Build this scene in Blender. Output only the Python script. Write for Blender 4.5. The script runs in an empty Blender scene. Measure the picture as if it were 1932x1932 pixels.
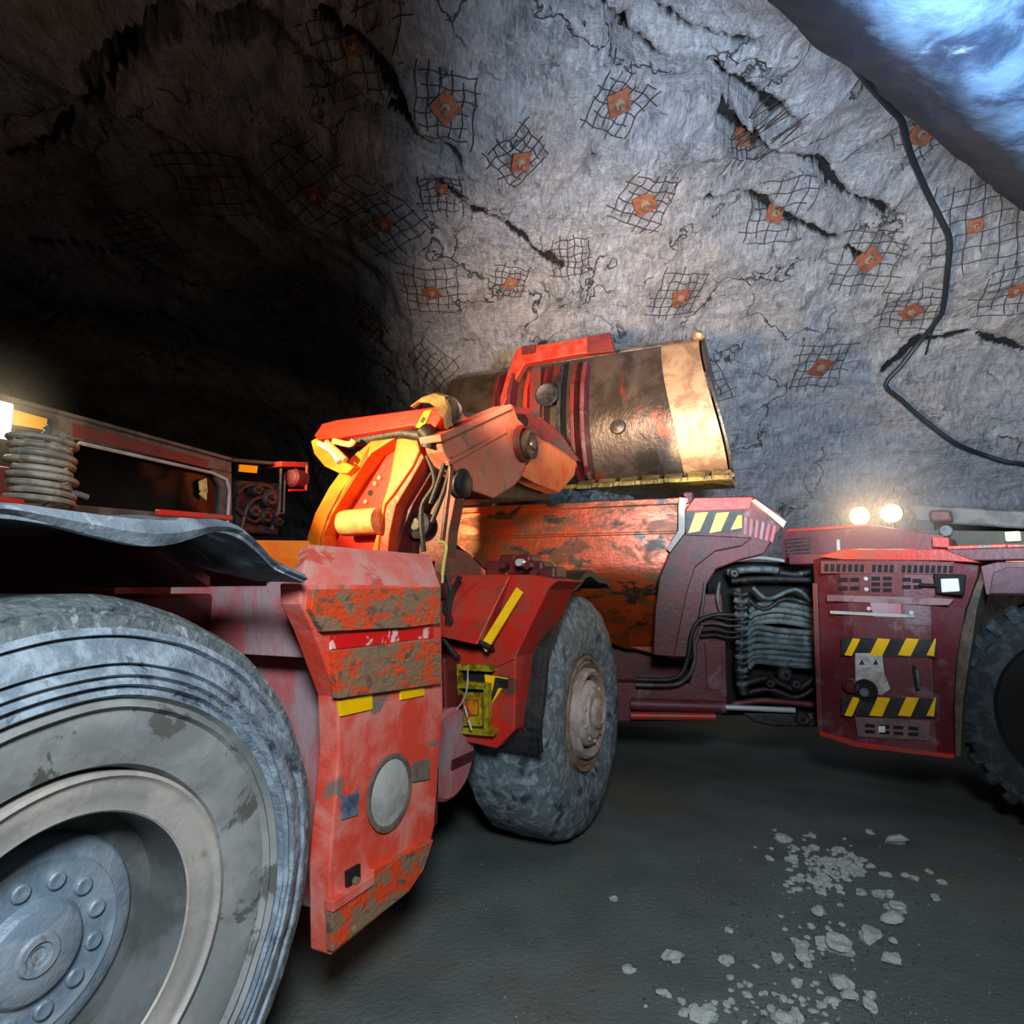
import bpy, bmesh, math, random
import numpy as np
from mathutils import Vector, Matrix, noise
from mathutils.bvhtree import BVHTree
random.seed(7)
PI = math.pi
col = bpy.context.scene.collection
FPX = 1150.0
PITCH = math.atan(154/FPX)
CAM = Vector((0, 0, 1.75))

# ---------------------------------------------------------------- geometry helpers
def ray(px, py):
    u = (px-966)/FPX; v = (966-py)/FPX
    return Vector((u, math.cos(PITCH)-v*math.sin(PITCH), math.sin(PITCH)+v*math.cos(PITCH)))
def hitp(px, py, p0, n):
    d = ray(px, py); t = (Vector(p0)-CAM).dot(n)/d.dot(n)
    return CAM+d*t
class Fr:
    """a vehicle frame: F forward, R right, origin on the ground"""
    def __init__(s, x, y, hx, hy):
        l = math.hypot(hx, hy); s.F = Vector((hx/l, hy/l, 0)); s.R = Vector((hy/l, -hx/l, 0)); s.O = Vector((x, y, 0))
        s.U = Vector((0, 0, 1))
    def w(s, f, r, z): return s.O+s.F*f+s.R*r+s.U*z
    def hr(s, px, py, r): return hitp(px, py, s.O+s.R*r, s.R)
    def hf(s, px, py, f): return hitp(px, py, s.O+s.F*f, s.F)
    def loc(s, p): d = Vector(p)-s.O; return d.dot(s.F), d.dot(s.R), d.z
class MB:
    def __init__(s): s.bm = bmesh.new()
    def prism(s, pts, vec):
        vec = Vector(vec)
        a = [s.bm.verts.new(p) for p in pts]; b = [s.bm.verts.new(Vector(p)+vec) for p in pts]
        n = len(pts)
        fs = [s.bm.faces.new(a), s.bm.faces.new(b[::-1])]
        for i in range(n): s.bm.faces.new((a[i], b[i], b[(i+1) % n], a[(i+1) % n]))
        return s
    def box(s, c, ax, ay, az):      # centre and three half-axes
        c = Vector(c); ax = Vector(ax); ay = Vector(ay); az = Vector(az)
        return s.prism([c-ax-ay-az, c+ax-ay-az, c+ax+ay-az, c-ax+ay-az], az*2)
    def fbox(s, fr, f0, f1, r0, r1, z0, z1):
        return s.prism([fr.w(f0, r0, z0), fr.w(f1, r0, z0), fr.w(f1, r1, z0), fr.w(f0, r1, z0)], (0, 0, z1-z0))
    def tube(s, pts, r, seg=8, smooth=0):
        pts = [Vector(p) for p in pts]
        if smooth: pts = cr(pts, smooth)
        n = len(pts); rings = []
        up = None
        for i, p in enumerate(pts):
            t = (pts[min(i+1, n-1)]-pts[max(i-1, 0)])
            if t.length < 1e-7: t = Vector((0, 0, 1))
            t.normalize()
            if up is None: up = t.orthogonal().normalized()
            else:
                up = up-t*up.dot(t)
                up = up.normalized() if up.length > 1e-6 else t.orthogonal().normalized()
            b = t.cross(up); rr = r[i] if isinstance(r, list) else r
            rings.append([s.bm.verts.new(p+(up*math.cos(2*PI*k/seg)+b*math.sin(2*PI*k/seg))*rr) for k in range(seg)])
        for a, b in zip(rings, rings[1:]):
            for k in range(seg): s.bm.faces.new((a[k], a[(k+1) % seg], b[(k+1) % seg], b[k]))
        s.bm.faces.new(rings[0][::-1]); s.bm.faces.new(rings[-1])
        return s
    def lathe(s, c, axis, prof, seg=96, wob=0, sd=0):   # prof = (radius, along axis)
        c = Vector(c); axis = Vector(axis).normalized(); e1 = Vector((0, 0, 1))
        e1 = (e1-axis*e1.dot(axis)).normalized(); e2 = axis.cross(e1); rings = []
        for r, a in prof:
            ring = []
            for k in range(seg):
                th = 2*PI*k/seg
                rr = r
                if wob: rr = r+wob*noise.noise(Vector((math.cos(th)*6*r, math.sin(th)*6*r, a*9+sd)))*min(1, r)
                ring.append(s.bm.verts.new(c+axis*(a+(wob*.7*noise.noise(Vector((math.cos(th)*9*r, math.sin(th)*9*r, 5+sd))) if wob else 0))+(e1*math.cos(th)+e2*math.sin(th))*rr))
            rings.append(ring)
        for a, b in zip(rings, rings[1:]):
            for k in range(seg): s.bm.faces.new((a[k], a[(k+1) % seg], b[(k+1) % seg], b[k]))
        for g in (rings[0], rings[-1]):
            try: s.bm.faces.new(g)
            except Exception: pass
        return s
    def disc(s, c, axis, r, h, seg=32): return s.lathe(c, axis, [(r*.9, h), (r, h*.8), (r, 0), (r*.99, -.005)], seg)
    def grid(s, rows, thick=None):
        g = [[s.bm.verts.new(p) for p in row] for row in rows]
        for i in range(len(g)-1):
            for j in range(len(g[0])-1): s.bm.faces.new((g[i][j], g[i][j+1], g[i+1][j+1], g[i+1][j]))
        if thick is not None:
            t = Vector(thick); h = [[s.bm.verts.new(Vector(p)+t) for p in row] for row in rows]
            m, n = len(g), len(g[0])
            for i in range(m-1):
                for j in range(n-1): s.bm.faces.new((h[i][j], h[i+1][j], h[i+1][j+1], h[i][j+1]))
            for j in range(n-1):
                s.bm.faces.new((g[0][j+1], g[0][j], h[0][j], h[0][j+1])); s.bm.faces.new((g[m-1][j], g[m-1][j+1], h[m-1][j+1], h[m-1][j]))
            for i in range(m-1):
                s.bm.faces.new((g[i][0], g[i+1][0], h[i+1][0], h[i][0])); s.bm.faces.new((g[i+1][n-1], g[i][n-1], h[i][n-1], h[i+1][n-1]))
        return s
    def rock(s, c, r, sub=2, sq=(1, 1, 1), sd=0, amp=.35):
        res = bmesh.ops.create_icosphere(s.bm, subdivisions=sub, radius=1)
        for v in res['verts']:
            n = noise.noise(v.co*1.3+Vector((sd*3.1, sd*1.7, sd)))
            q = v.co*(1+amp*n)
            v.co = Vector(c)+Vector((q.x*sq[0], q.y*sq[1], q.z*sq[2]))*r
        return s
def cr(pts, k):
    out = []; P = [pts[0]]+list(pts)+[pts[-1]]
    for i in range(1, len(P)-2):
        for j in range(k):
            t = j/k; a, b, c, d = P[i-1], P[i], P[i+1], P[i+2]
            out.append(.5*((2*b)+(c-a)*t+(2*a-5*b+4*c-d)*t*t+(3*b-a-3*c+d)*t**3))
    out.append(pts[-1]); return out
ORG = {}
def org(o): return ORG.get(o.name, Vector((0, 0, 0)))
def obj(name, mb, m, parent=None, bevel=0, smooth=False, seg=2):
    bm = mb.bm; o0 = org(parent) if parent else Vector((0, 0, 0))
    bmesh.ops.recalc_face_normals(bm, faces=bm.faces)
    for v in bm.verts: v.co -= o0
    me = bpy.data.meshes.new(name); bm.to_mesh(me); bm.free()
    ob = bpy.data.objects.new(name, me); col.objects.link(ob)
    if parent: ob.parent = parent
    ORG[ob.name] = o0
    if m: me.materials.append(m)
    if smooth:
        for p in me.polygons: p.use_smooth = True
        e = ob.modifiers.new('edge', 'EDGE_SPLIT'); e.split_angle = math.radians(38)
    if bevel:
        b = ob.modifiers.new('bevel', 'BEVEL'); b.width = bevel; b.segments = seg; b.limit_method = 'ANGLE'
        b.angle_limit = math.radians(40)
    return ob
def thing(name, loc, label, cat, group=None):
    o = bpy.data.objects.new(name, None); col.objects.link(o); o.location = loc; o.empty_display_size = .2
    o['label'] = label; o['category'] = cat
    if group: o['group'] = group
    ORG[o.name] = Vector(loc); return o
def tag(o, label, cat, group=None, kind=None):
    o['label'] = label; o['category'] = cat
    if group: o['group'] = group
    if kind: o['kind'] = kind
    return o

# ---------------------------------------------------------------- materials
def L(r, g, b):
    f = lambda c: ((c/255+.055)/1.055)**2.4 if c/255 > .04045 else c/255/12.92
    return (f(r), f(g), f(b), 1)
def mat(name, c1, c2=None, sc=4, lo=.42, hi=.6, rough=.5, metal=0, bump=.25, bs=25, c3=None, s3=2, lo3=.55, hi3=.62,
        stretch=(1, 1, 1), emit=None, es=0, dist=.4, rough2=None, bd=.02, trans=0, alpha=None):
    m = bpy.data.materials.new(name); m.use_nodes = True; nt = m.node_tree; N = nt.nodes; K = nt.links
    b = N['Principled BSDF']; b.inputs['Roughness'].default_value = rough; b.inputs['Metallic'].default_value = metal
    if trans: b.inputs['Transmission Weight'].default_value = trans; b.inputs['IOR'].default_value = 1.2
    tc = N.new('ShaderNodeTexCoord'); mp = N.new('ShaderNodeMapping'); mp.inputs['Scale'].default_value = stretch
    K.new(tc.outputs['Object'], mp.inputs[0])
    out = None
    def nz(s, d=6, r=.62, off=0):
        n = N.new('ShaderNodeTexNoise'); n.inputs['Scale'].default_value = s; n.inputs['Detail'].default_value = d
        n.inputs['Roughness'].default_value = r; n.inputs['Distortion'].default_value = dist
        if off:
            a = N.new('ShaderNodeVectorMath'); a.operation = 'ADD'; a.inputs[1].default_value = (off, off*.7, off*.3)
            K.new(mp.outputs[0], a.inputs[0]); K.new(a.outputs[0], n.inputs[0])
        else: K.new(mp.outputs[0], n.inputs[0])
        return n
    def ramp(src, a, c):
        r = N.new('ShaderNodeMapRange'); r.inputs[1].default_value = a; r.inputs[2].default_value = c; r.interpolation_type = 'SMOOTHSTEP'
        K.new(src, r.inputs[0]); return r.outputs[0]
    def mix(f, a, c):
        x = N.new('ShaderNodeMix'); x.data_type = 'RGBA'; K.new(f, x.inputs[0])
        for i, v in ((6, a), (7, c)):
            if isinstance(v, tuple): x.inputs[i].default_value = v
            else: K.new(v, x.inputs[i])
        return x.outputs[2]
    b.inputs['Base Color'].default_value = c1
    if c2:
        f = ramp(nz(sc).outputs[0], lo, hi); out = mix(f, c1, c2)
        if rough2 is not None:
            r = N.new('ShaderNodeMapRange'); r.inputs[3].default_value = rough; r.inputs[4].default_value = rough2
            K.new(f, r.inputs[0]); K.new(r.outputs[0], b.inputs['Roughness'])
    if c3:
        f3 = ramp(nz(s3, off=7.3).outputs[0], lo3, hi3); out = mix(f3, out if out else c1, c3)
    if out: K.new(out, b.inputs['Base Color'])
    if bump:
        bp = N.new('ShaderNodeBump'); bp.inputs['Strength'].default_value = bump; bp.inputs['Distance'].default_value = bd
        K.new(nz(bs, 4).outputs[0], bp.inputs['Height']); K.new(bp.outputs[0], b.inputs['Normal'])
    if emit: b.inputs['Emission Color'].default_value = emit; b.inputs['Emission Strength'].default_value = es
    return m
red = mat('red_paint', L(190, 40, 26), L(160, 62, 48), 5, rough=.42, c3=L(92, 60, 48), s3=3.5, lo3=.6, hi3=.68, bump=.15)
redhot = mat('worn_orange_red_paint', L(214, 58, 26), L(196, 84, 66), 6, rough=.4, c3=L(120, 102, 86), s3=5, lo3=.56, hi3=.6, bump=.2)
pink = mat('dusty_red_paint', L(186, 100, 102), L(166, 140, 146), 5, rough=.6, c3=L(142, 132, 128), s3=3, lo3=.56, hi3=.7, stretch=(1, 1, .5))
panelred = mat('scuffed_red_panel_paint', L(222, 72, 52), L(220, 138, 126), 3.5, .4, .66, rough=.45, c3=L(128, 112, 100), s3=4.5, lo3=.6, hi3=.66, bump=.2)
wornm = mat('worn_orange_plate', L(222, 72, 30), L(138, 110, 84), 7, .47, .53, rough=.5, c3=L(96, 84, 72), s3=12, lo3=.55, hi3=.65, stretch=(1, 1, 1.6), bump=.5)
dred = mat('dark_red_paint', L(104, 26, 28), L(76, 28, 28), 6, rough=.5, c3=L(58, 46, 44), s3=5, bump=.2)
tred = mat('truck_red_paint', L(100, 32, 38), L(98, 50, 58), 4, .4, .66, rough=.5, c3=L(116, 92, 98), s3=3.5, lo3=.56, hi3=.7, bump=.2)
salmon = mat('salmon_arm_paint', L(184, 112, 96), L(186, 90, 66), 3, rough=.5, c3=L(140, 96, 78), s3=4, bump=.15)
boomo = mat('orange_boom_paint', L(232, 118, 24), L(220, 92, 22), 4, rough=.38, bump=.1)
boomr = mat('red_boom_paint', L(196, 34, 14), L(170, 30, 18), 4, rough=.4, bump=.1)
boxm = mat('scraped_box_side', L(190, 72, 24), L(120, 66, 32), 3.5, .42, .6, rough=.28, rough2=.45, metal=.3, c3=L(62, 44, 32), s3=2.6, lo3=.54, hi3=.6, stretch=(1, 1, 1.7), bump=.25, bs=14, bd=.012)
steel = mat('worn_steel', L(112, 100, 88), L(74, 66, 60), 4, rough=.4, metal=.55, c3=L(120, 60, 44), s3=3, lo3=.62, hi3=.72, bump=.3, stretch=(1, 1, .4))
brsteel = mat('lit_tan_steel', L(186, 150, 112), L(150, 112, 84), 4, rough=.45, metal=.4, bump=.2)  # warm lamp light on the bucket's right end, put into the colour
buck = mat('bucket_hide', L(96, 84, 74), L(66, 54, 46), 3, .4, .62, rough=.34, metal=.5, c3=L(140, 60, 46), s3=3.1, lo3=.57, hi3=.66, stretch=(1, 1, .6), bump=.3)
chrome = mat('chrome_rod', L(210, 212, 218), rough=.25, metal=.35, bump=0)
tyre = mat('dusty_tyre_rubber', L(112, 126, 138), L(152, 166, 178), 14, .4, .62, rough=.8, c3=L(62, 72, 82), s3=9, lo3=.56, hi3=.66, bump=.8, bs=30, bd=.012)
tyrein = mat('smooth_sidewall_dust', L(122, 126, 126), L(144, 146, 144), 5, .4, .6, rough=.7, c3=L(88, 90, 84), s3=6, lo3=.57, hi3=.61, bump=.2, bs=30, bd=.01)
tyreout = mat('scuffed_shoulder_rubber', L(104, 114, 116), L(78, 88, 94), 22, .45, .58, rough=.85, c3=L(150, 158, 156), s3=26, lo3=.55, hi3=.66, bump=1, bs=40, bd=.012)
tyre2 = mat('grey_tyre_rubber', L(92, 106, 114), L(134, 148, 156), 16, .45, .62, rough=.8, c3=L(52, 62, 68), s3=6, lo3=.56, hi3=.64, bump=.8, bs=16, bd=.015)
tread = mat('dark_tread_rubber', L(44, 52, 56), L(70, 80, 86), 9, .45, .62, rough=.85, bump=.8, bs=14, bd=.02)
rimm = mat('dusty_rim', L(152, 148, 144), L(176, 170, 162), 5, rough=.55, metal=.1, c3=L(126, 96, 82), s3=6, lo3=.62, hi3=.7, bump=.15)
barrel = mat('grey_rim_barrel', L(104, 108, 108), L(80, 84, 84), 5, rough=.6, bump=.1)
hubm = mat('blue_grey_hub', L(116, 134, 150), L(142, 154, 164), 7, rough=.5, metal=.15, c3=L(112, 94, 84), s3=9, lo3=.62, hi3=.7, bump=.3)
rimw = mat('pale_rim', L(178, 164, 156), L(150, 132, 122), 7, rough=.6, bump=.2)
rust = mat('rusty_rim', L(140, 116, 92), L(104, 88, 76), 12, rough=.7, bump=.3)
rubber = mat('grey_blue_rubber_sheet', L(120, 132, 142), L(78, 88, 98), 4, rough=.7, c3=L(160, 168, 174), s3=8, bump=.4)
blk = mat('black_rubber', L(18, 20, 22), L(34, 36, 38), 10, rough=.6, c3=L(60, 54, 48), s3=12, lo3=.62, hi3=.66, bump=.4)
black = mat('black_recess', L(8, 8, 9), rough=.8, bump=0)
dgrey = mat('oily_dark_grey', L(48, 48, 50), L(30, 30, 32), 8, rough=.5, metal=.2, c3=L(90, 84, 78), s3=10, lo3=.62, hi3=.66)
hose = mat('dusty_hose', L(98, 112, 116), L(64, 76, 80), 10, rough=.6, bump=.3)
yel = mat('yellow_paint', L(255, 200, 0), L(240, 176, 10), 12, .5, .7, rough=.4, bump=0)
haz = mat('hazard_black', L(24, 24, 24), L(44, 44, 46), 10, rough=.5, bump=.05)
oliv = mat('oily_yellow_bracket', L(176, 160, 30), L(110, 96, 20), 14, rough=.4, metal=.2, bump=.2)
rail = mat('pale_yellow_rail', L(220, 206, 96), rough=.4, bump=0)
cream = mat('cream_paint', L(226, 176, 106), L(190, 134, 84), 8, rough=.4, bump=.2)
white = mat('white_plate', L(196, 190, 186), L(150, 140, 136), 8, rough=.5, bump=.05)
wht = mat('clean_white', L(226, 230, 226), rough=.4, bump=0)
grey = mat('grey_cover', L(178, 178, 174), L(150, 150, 146), 5, rough=.6, bump=.1)
blue = mat('blue_sticker', L(62, 76, 108), L(110, 116, 130), 18, rough=.5, bump=0)
tape = mat('red_reflective_tape', L(224, 20, 24), L(236, 200, 196), 7, .55, .6, rough=.3, bump=0)
greyf = mat('grey_cab_frame', L(92, 88, 84), L(64, 60, 58), 6, rough=.55, bump=.15)
brn = mat('brown_mud_edge', L(112, 100, 88), L(84, 76, 68), 8, rough=.8, bump=.4)
glass = mat('cab_glass', L(200, 205, 200), rough=.08, trans=1, bump=0)
lampw = mat('lamp_lens', L(255, 230, 180), rough=.3, bump=0, emit=(1, .78, .48, 1), es=25)
lampg = mat('indicator_lens', L(220, 240, 200), rough=.3, bump=0, emit=(.75, 1, .6, 1), es=2)
rustp = mat('rusted_bolt_plate', L(158, 92, 66), L(120, 76, 60), 14, rough=.7, metal=.2, bump=.3)
wire = mat('dark_mesh_wire', L(66, 60, 60), L(76, 54, 44), 9, rough=.7, metal=.2, bump=0)
cablem = mat('black_cable', L(34, 42, 50), rough=.5, bump=0)
orem = mat('grey_blue_ore', L(92, 104, 110), L(60, 70, 76), 14, .4, .6, rough=.8, c3=L(130, 134, 132), s3=20, bump=.8, bs=30)
stonem = mat('pale_stone', L(196, 204, 200), L(160, 168, 160), 12, rough=.75, bump=.5, bs=30)
duct = mat('blue_grey_duct_plastic', L(62, 84, 108), L(22, 36, 56), 3, .4, .65, rough=.6, c3=L(110, 128, 148), s3=3, lo3=.56, hi3=.75, stretch=(1, 1, 1), bump=.5, bs=5, bd=.05)

navy = mat('shaded_duct_belly', L(16, 26, 40), L(24, 36, 52), 6, rough=.6, bump=.2)  # unused colour for the shaded duct belly
def rockmat(name):
    m = bpy.data.materials.new(name); m.use_nodes = True; nt = m.node_tree; N = nt.nodes; K = nt.links
    b = N['Principled BSDF']; b.inputs['Roughness'].default_value = .72
    tc = N.new('ShaderNodeTexCoord')
    def mp(s, rot=(0, 0, 0)):
        x = N.new('ShaderNodeMapping'); x.inputs['Scale'].default_value = s; x.inputs['Rotation'].default_value = rot
        K.new(tc.outputs['Object'], x.inputs[0]); return x.outputs[0]
    def nz(v, s, d=10, r=.6, ds=.6):
        n = N.new('ShaderNodeTexNoise'); n.inputs['Scale'].default_value = s; n.inputs['Detail'].default_value = d
        n.inputs['Roughness'].default_value = r; n.inputs['Distortion'].default_value = ds; K.new(v, n.inputs[0]); return n.outputs[0]
    def rg(src, a, c, o0=0, o1=1):
        r = N.new('ShaderNodeMapRange'); r.inputs[1].default_value = a; r.inputs[2].default_value = c
        r.inputs[3].default_value = o0; r.inputs[4].default_value = o1; K.new(src, r.inputs[0]); return r.outputs[0]
    def mix(f, a, c, bt='MIX'):
        x = N.new('ShaderNodeMix'); x.data_type = 'RGBA'; x.blend_type = bt
        if isinstance(f, float): x.inputs[0].default_value = f
        else: K.new(f, x.inputs[0])
        for i, v in ((6, a), (7, c)):
            if isinstance(v, tuple): x.inputs[i].default_value = v
            else: K.new(v, x.inputs[i])
        return x.outputs[2]
    def ma(op, a, c):
        x = N.new('ShaderNodeMath'); x.operation = op
        for i, v in ((0, a), (1, c)):
            if isinstance(v, (int, float)): x.inputs[i].default_value = v
            else: K.new(v, x.inputs[i])
        return x.outputs[0]
    g = mp((1, 1, 1)); st = mp((1, .55, 3.0), (.5, .25, .5)); st2 = mp((2.6, 1, .8), (0, .6, -.4))
    big = nz(g, .55, 5); med = nz(st, 1.6, 8, .66, 1.2); fin = nz(st2, 5, 6, .7, 1.5)
    c = mix(rg(big, .4, .6), L(142, 152, 170), L(170, 156, 148))
    c = mix(rg(med, .34, .6), L(96, 98, 110), c)
    c = mix(rg(fin, .35, .7), c, L(204, 206, 212))
    vo = N.new('ShaderNodeTexVoronoi'); vo.feature = 'DISTANCE_TO_EDGE'; vo.inputs['Scale'].default_value = .9
    wv = N.new('ShaderNodeVectorMath'); wv.operation = 'ADD'; nn = N.new('ShaderNodeTexNoise'); nn.inputs['Scale'].default_value = 2.2; nn.inputs['Detail'].default_value = 6
    K.new(g, nn.inputs[0]); sc = N.new('ShaderNodeVectorMath'); sc.operation = 'SCALE'; sc.inputs[3].default_value = 1.1
    K.new(nn.outputs[1], sc.inputs[0]); K.new(g, wv.inputs[0]); K.new(sc.outputs[0], wv.inputs[1]); K.new(wv.outputs[0], vo.inputs[0])
    crk = rg(vo.outputs[0], 0, .018)
    msk = rg(nz(g, .8, 3), .5, .58)
    crk2 = ma('MAXIMUM', crk, ma('SUBTRACT', 1, msk))
    c = mix(crk2, L(44, 40, 42), c)
    at = N.new('ShaderNodeAttribute'); at.attribute_name = 'crack_shade'   # crack shade, painted along the lines as a dark colour
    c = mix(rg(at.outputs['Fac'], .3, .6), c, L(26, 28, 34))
    K.new(c, b.inputs['Base Color'])
    h = ma('ADD', ma('MULTIPLY', med, 1.0), ma('MULTIPLY', fin, .3)); h = ma('ADD', h, ma('MULTIPLY', crk2, .3))
    wn = nz(st, 9, 5, .68, 2.5); h = ma('ADD', h, ma('MULTIPLY', wn, .2))
    bp = N.new('ShaderNodeBump'); bp.inputs['Strength'].default_value = .9; bp.inputs['Distance'].default_value = .16
    K.new(h, bp.inputs['Height']); K.new(bp.outputs[0], b.inputs['Normal'])
    return m
rockm = rockmat('tunnel_rock')
floorm = mat('packed_mine_floor', L(84, 96, 94), L(98, 110, 108), 1.2, .35, .65, rough=.7, c3=L(100, 98, 82), s3=.7, lo3=.5, hi3=.66, bump=1, bs=38, bd=.012, rough2=.85)

# ---------------------------------------------------------------- rock shell
def sm(a, b, x): t = max(0, min(1, (x-a)/(b-a))); return t*t*(3-2*t)
def sect(x):
    back = 11.2+8.5*sm(-.5, -6, x) if x < 1 else 11.2
    back = 11.2+8.5*(1-sm(-6.5, -.8, x))-3.0*sm(3.5, 11, x)
    front = -4.0; H = 6.9-1.2*(1-sm(-9, -1, x))+.3*sm(2, 7, x)
    k = 1-sm(12.5, 15.5, x)*.97; k *= 1-(1-sm(-21, -17, x))*.97
    return (back+front)/2, (back-front)/2*k, H*k
NX, NT = 560, 380
X0, X1 = -21.0, 15.5
def base(x, t):
    yc, w, H = sect(x); n = 2.35
    c, s = math.cos(t), math.sin(t)
    return Vector((x, yc+w*math.copysign(abs(c)**(2/n), c), H*abs(s)**(2/n)))
# parameters: crowd the samples on the part of the drift seen ahead
xs = np.concatenate([np.linspace(X0, -7, 80, endpoint=False), np.linspace(-7, 8.5, NX-140, endpoint=False), np.linspace(8.5, X1, 60)])
ts = np.concatenate([np.linspace(0, PI*.66, NT-60, endpoint=False), np.linspace(PI*.66, PI, 60)])
P = np.array([[base(x, t) for t in ts] for x in xs])
bvv = [Vector(p) for p in P[::6, ::6].reshape(-1, 3)]
m_, n_ = P[::6, ::6].shape[:2]
bvh0 = BVHTree.FromPolygons(bvv, [(i*n_+j, (i+1)*n_+j, (i+1)*n_+j+1, i*n_+j+1) for i in range(m_-1) for j in range(n_-1)])
def bhit(px, py):
    h = bvh0.ray_cast(CAM, ray(px, py).normalized(), 60)[0]
    return h
cracks = [
 (1.9, .15, [(1060, -40), (1105, 20), (1160, 60), (1185, 120), (1235, 140), (1300, 150), (1340, 138), (1375, 160), (1400, 190), (1440, 215), (1480, 260)]),
 (1.5, .10, [(1365, 215), (1375, 255), (1400, 290), (1440, 320), (1470, 335), (1520, 330), (1565, 350), (1600, 345), (1650, 310), (1720, 290)]),
 (.9, .07, [(1565, 350), (1600, 385), (1660, 400), (1700, 425)]),
 (1.6, .12, [(150, 150), (240, 90), (330, 40), (420, 80), (500, 70), (560, 120), (620, 160), (700, 200), (780, 235), (850, 285)]),
 (.3, .1, [(20, 320), (100, 280), (180, 190), (260, 110)]),
 (.7, .08, [(600, 60), (680, 110), (760, 200)]),
 (.9, .07, [(1220, 20), (1270, 60), (1340, 78), (1420, 66)]),
 (.8, .06, [(1340, 390), (1420, 400), (1500, 435), (1570, 450), (1620, 480)]),
 (.4, .05, [(830, 340), (900, 390), (960, 420), (1010, 470), (1060, 500)]),
 (.5, .07, [(1670, 700), (1740, 640), (1830, 620), (1932, 660)]),
 (.5, .09, [(60, 480), (220, 500), (380, 540), (520, 600), (640, 660), (760, 740)]),
 (.2, .1, [(20, 640), (140, 590), (300, 580), (430, 640)]),
]
Q = P.reshape(-1, 3)
dep = np.zeros(len(Q)); crack_dark = np.zeros(len(Q)); jit3 = np.array([noise.noise(Vector(q)*14) for q in Q])
jit = np.array([noise.noise(Vector(q)*1.7) for q in Q]); jit2 = np.array([noise.noise(Vector(q)*5+Vector((9, 9, 9))) for q in Q])
for d, wd, pl in cracks:
    pts = [bhit(*p) for p in pl]; pts = [p for p in pts if p]
    best = np.full(len(Q), 9.0)
    for a, b in zip(pts, pts[1:]):
        a = np.array(a); b = np.array(b); ab = b-a; t = np.clip(((Q-a)@ab)/(ab@ab), 0, 1)
        best = np.minimum(best, np.linalg.norm(Q-a-t[:, None]*ab, axis=1))
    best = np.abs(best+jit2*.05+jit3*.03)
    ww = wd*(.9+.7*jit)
    crack_dark = np.maximum(crack_dark, np.clip(1.4-best/np.maximum(ww*.5, .042), 0, 1))  # painted crack shade, full on the line and fading outward
    dep = np.maximum(dep, d*.28*np.exp(-(best/ww)**4)*1.0)
    dep = np.maximum(dep, -1) - .12*np.exp(-((best-.2)/.16)**2)*(best > ww)
def fbm(v, o=4):
    s = 0; a = 1
    for i in range(o): s += a*noise.noise(v); v = v*2.03+Vector((3.1, 1.7, 5.9)); a *= .5
    return s
def rdg(v, o=4):
    s = 0; a = 1
    for i in range(o): s += a*(1-abs(noise.noise(v))*2); v = v*2.1+Vector((1.1, 4.7, 2.9)); a *= .5
    return s
D = np.zeros(len(Q))
rot = Matrix.Rotation(.6, 3, 'Y') @ Matrix.Rotation(.35, 3, 'X')
for i, q in enumerate(Q):
    v = Vector(q); w = rot @ v; st = Vector((w.x*.5, w.y*.5, w.z*1.5))
    s = .42*fbm(v*.33, 3)-.13*rdg(st*.55+Vector((noise.noise(v*.7), 0, noise.noise(v*.6+Vector((5, 5, 5)))))*.7, 5)+.05*fbm(v*2.2, 3)+.022*rdg(Vector((w.x*2.2, w.y*2.2, w.z*6)), 3)
    D[i] = s+.12
D = D+dep
# push along the outward direction of the section
G = Q.reshape(len(xs), len(ts), 3)
du = np.gradient(G, axis=0); dv = np.gradient(G, axis=1); nrm = np.cross(du, dv); nrm /= np.linalg.norm(nrm, axis=2)[..., None]+1e-9
cen = np.array([[x, sect(x)[0], 1.5] for x in xs])[:, None, :]
sg = np.sign(np.sum(nrm*(G-cen), axis=2))[..., None]; nrm = nrm*sg
G2 = G+nrm*D.reshape(len(xs), len(ts))[..., None]
def shell(name, j0, j1):
    me = bpy.data.meshes.new(name); A = G2[:, j0:j1+1]; m, n = A.shape[:2]
    idx = np.arange(m*n).reshape(m, n)
    F = np.stack([idx[:-1, :-1], idx[:-1, 1:], idx[1:, 1:], idx[1:, :-1]], -1).reshape(-1, 4)
    me.from_pydata(A.reshape(-1, 3).tolist(), [], F.tolist()); me.materials.append(rockm)
    at = me.attributes.new('crack_shade', 'FLOAT', 'POINT'); at.data.foreach_set('value', crack_dark.reshape(len(xs), len(ts))[:, j0:j1+1].reshape(-1).astype(np.float32))
    for p in me.polygons: p.use_smooth = True
    o = bpy.data.objects.new(name, me); col.objects.link(o); o['kind'] = 'structure'; return o
jb = int(np.searchsorted(ts, PI*.17)); jf = int(np.searchsorted(ts, PI*.85))
shell('wall_back', 0, jb); shell('ceiling', jb, jf); shell('wall_front', jf, len(ts)-1)
A = G2[::2, ::2]; m_, n_ = A.shape[:2]
bvh = BVHTree.FromPolygons([Vector(p) for p in A.reshape(-1, 3)], [(i*n_+j, (i+1)*n_+j, (i+1)*n_+j+1, i*n_+j+1) for i in range(m_-1) for j in range(n_-1)])
def rhit(px, py):
    h, n, _, _ = bvh.ray_cast(CAM, ray(px, py).normalized(), 60)
    if n is not None and n.dot(CAM-h) < 0: n = -n
    return h, n

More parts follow.
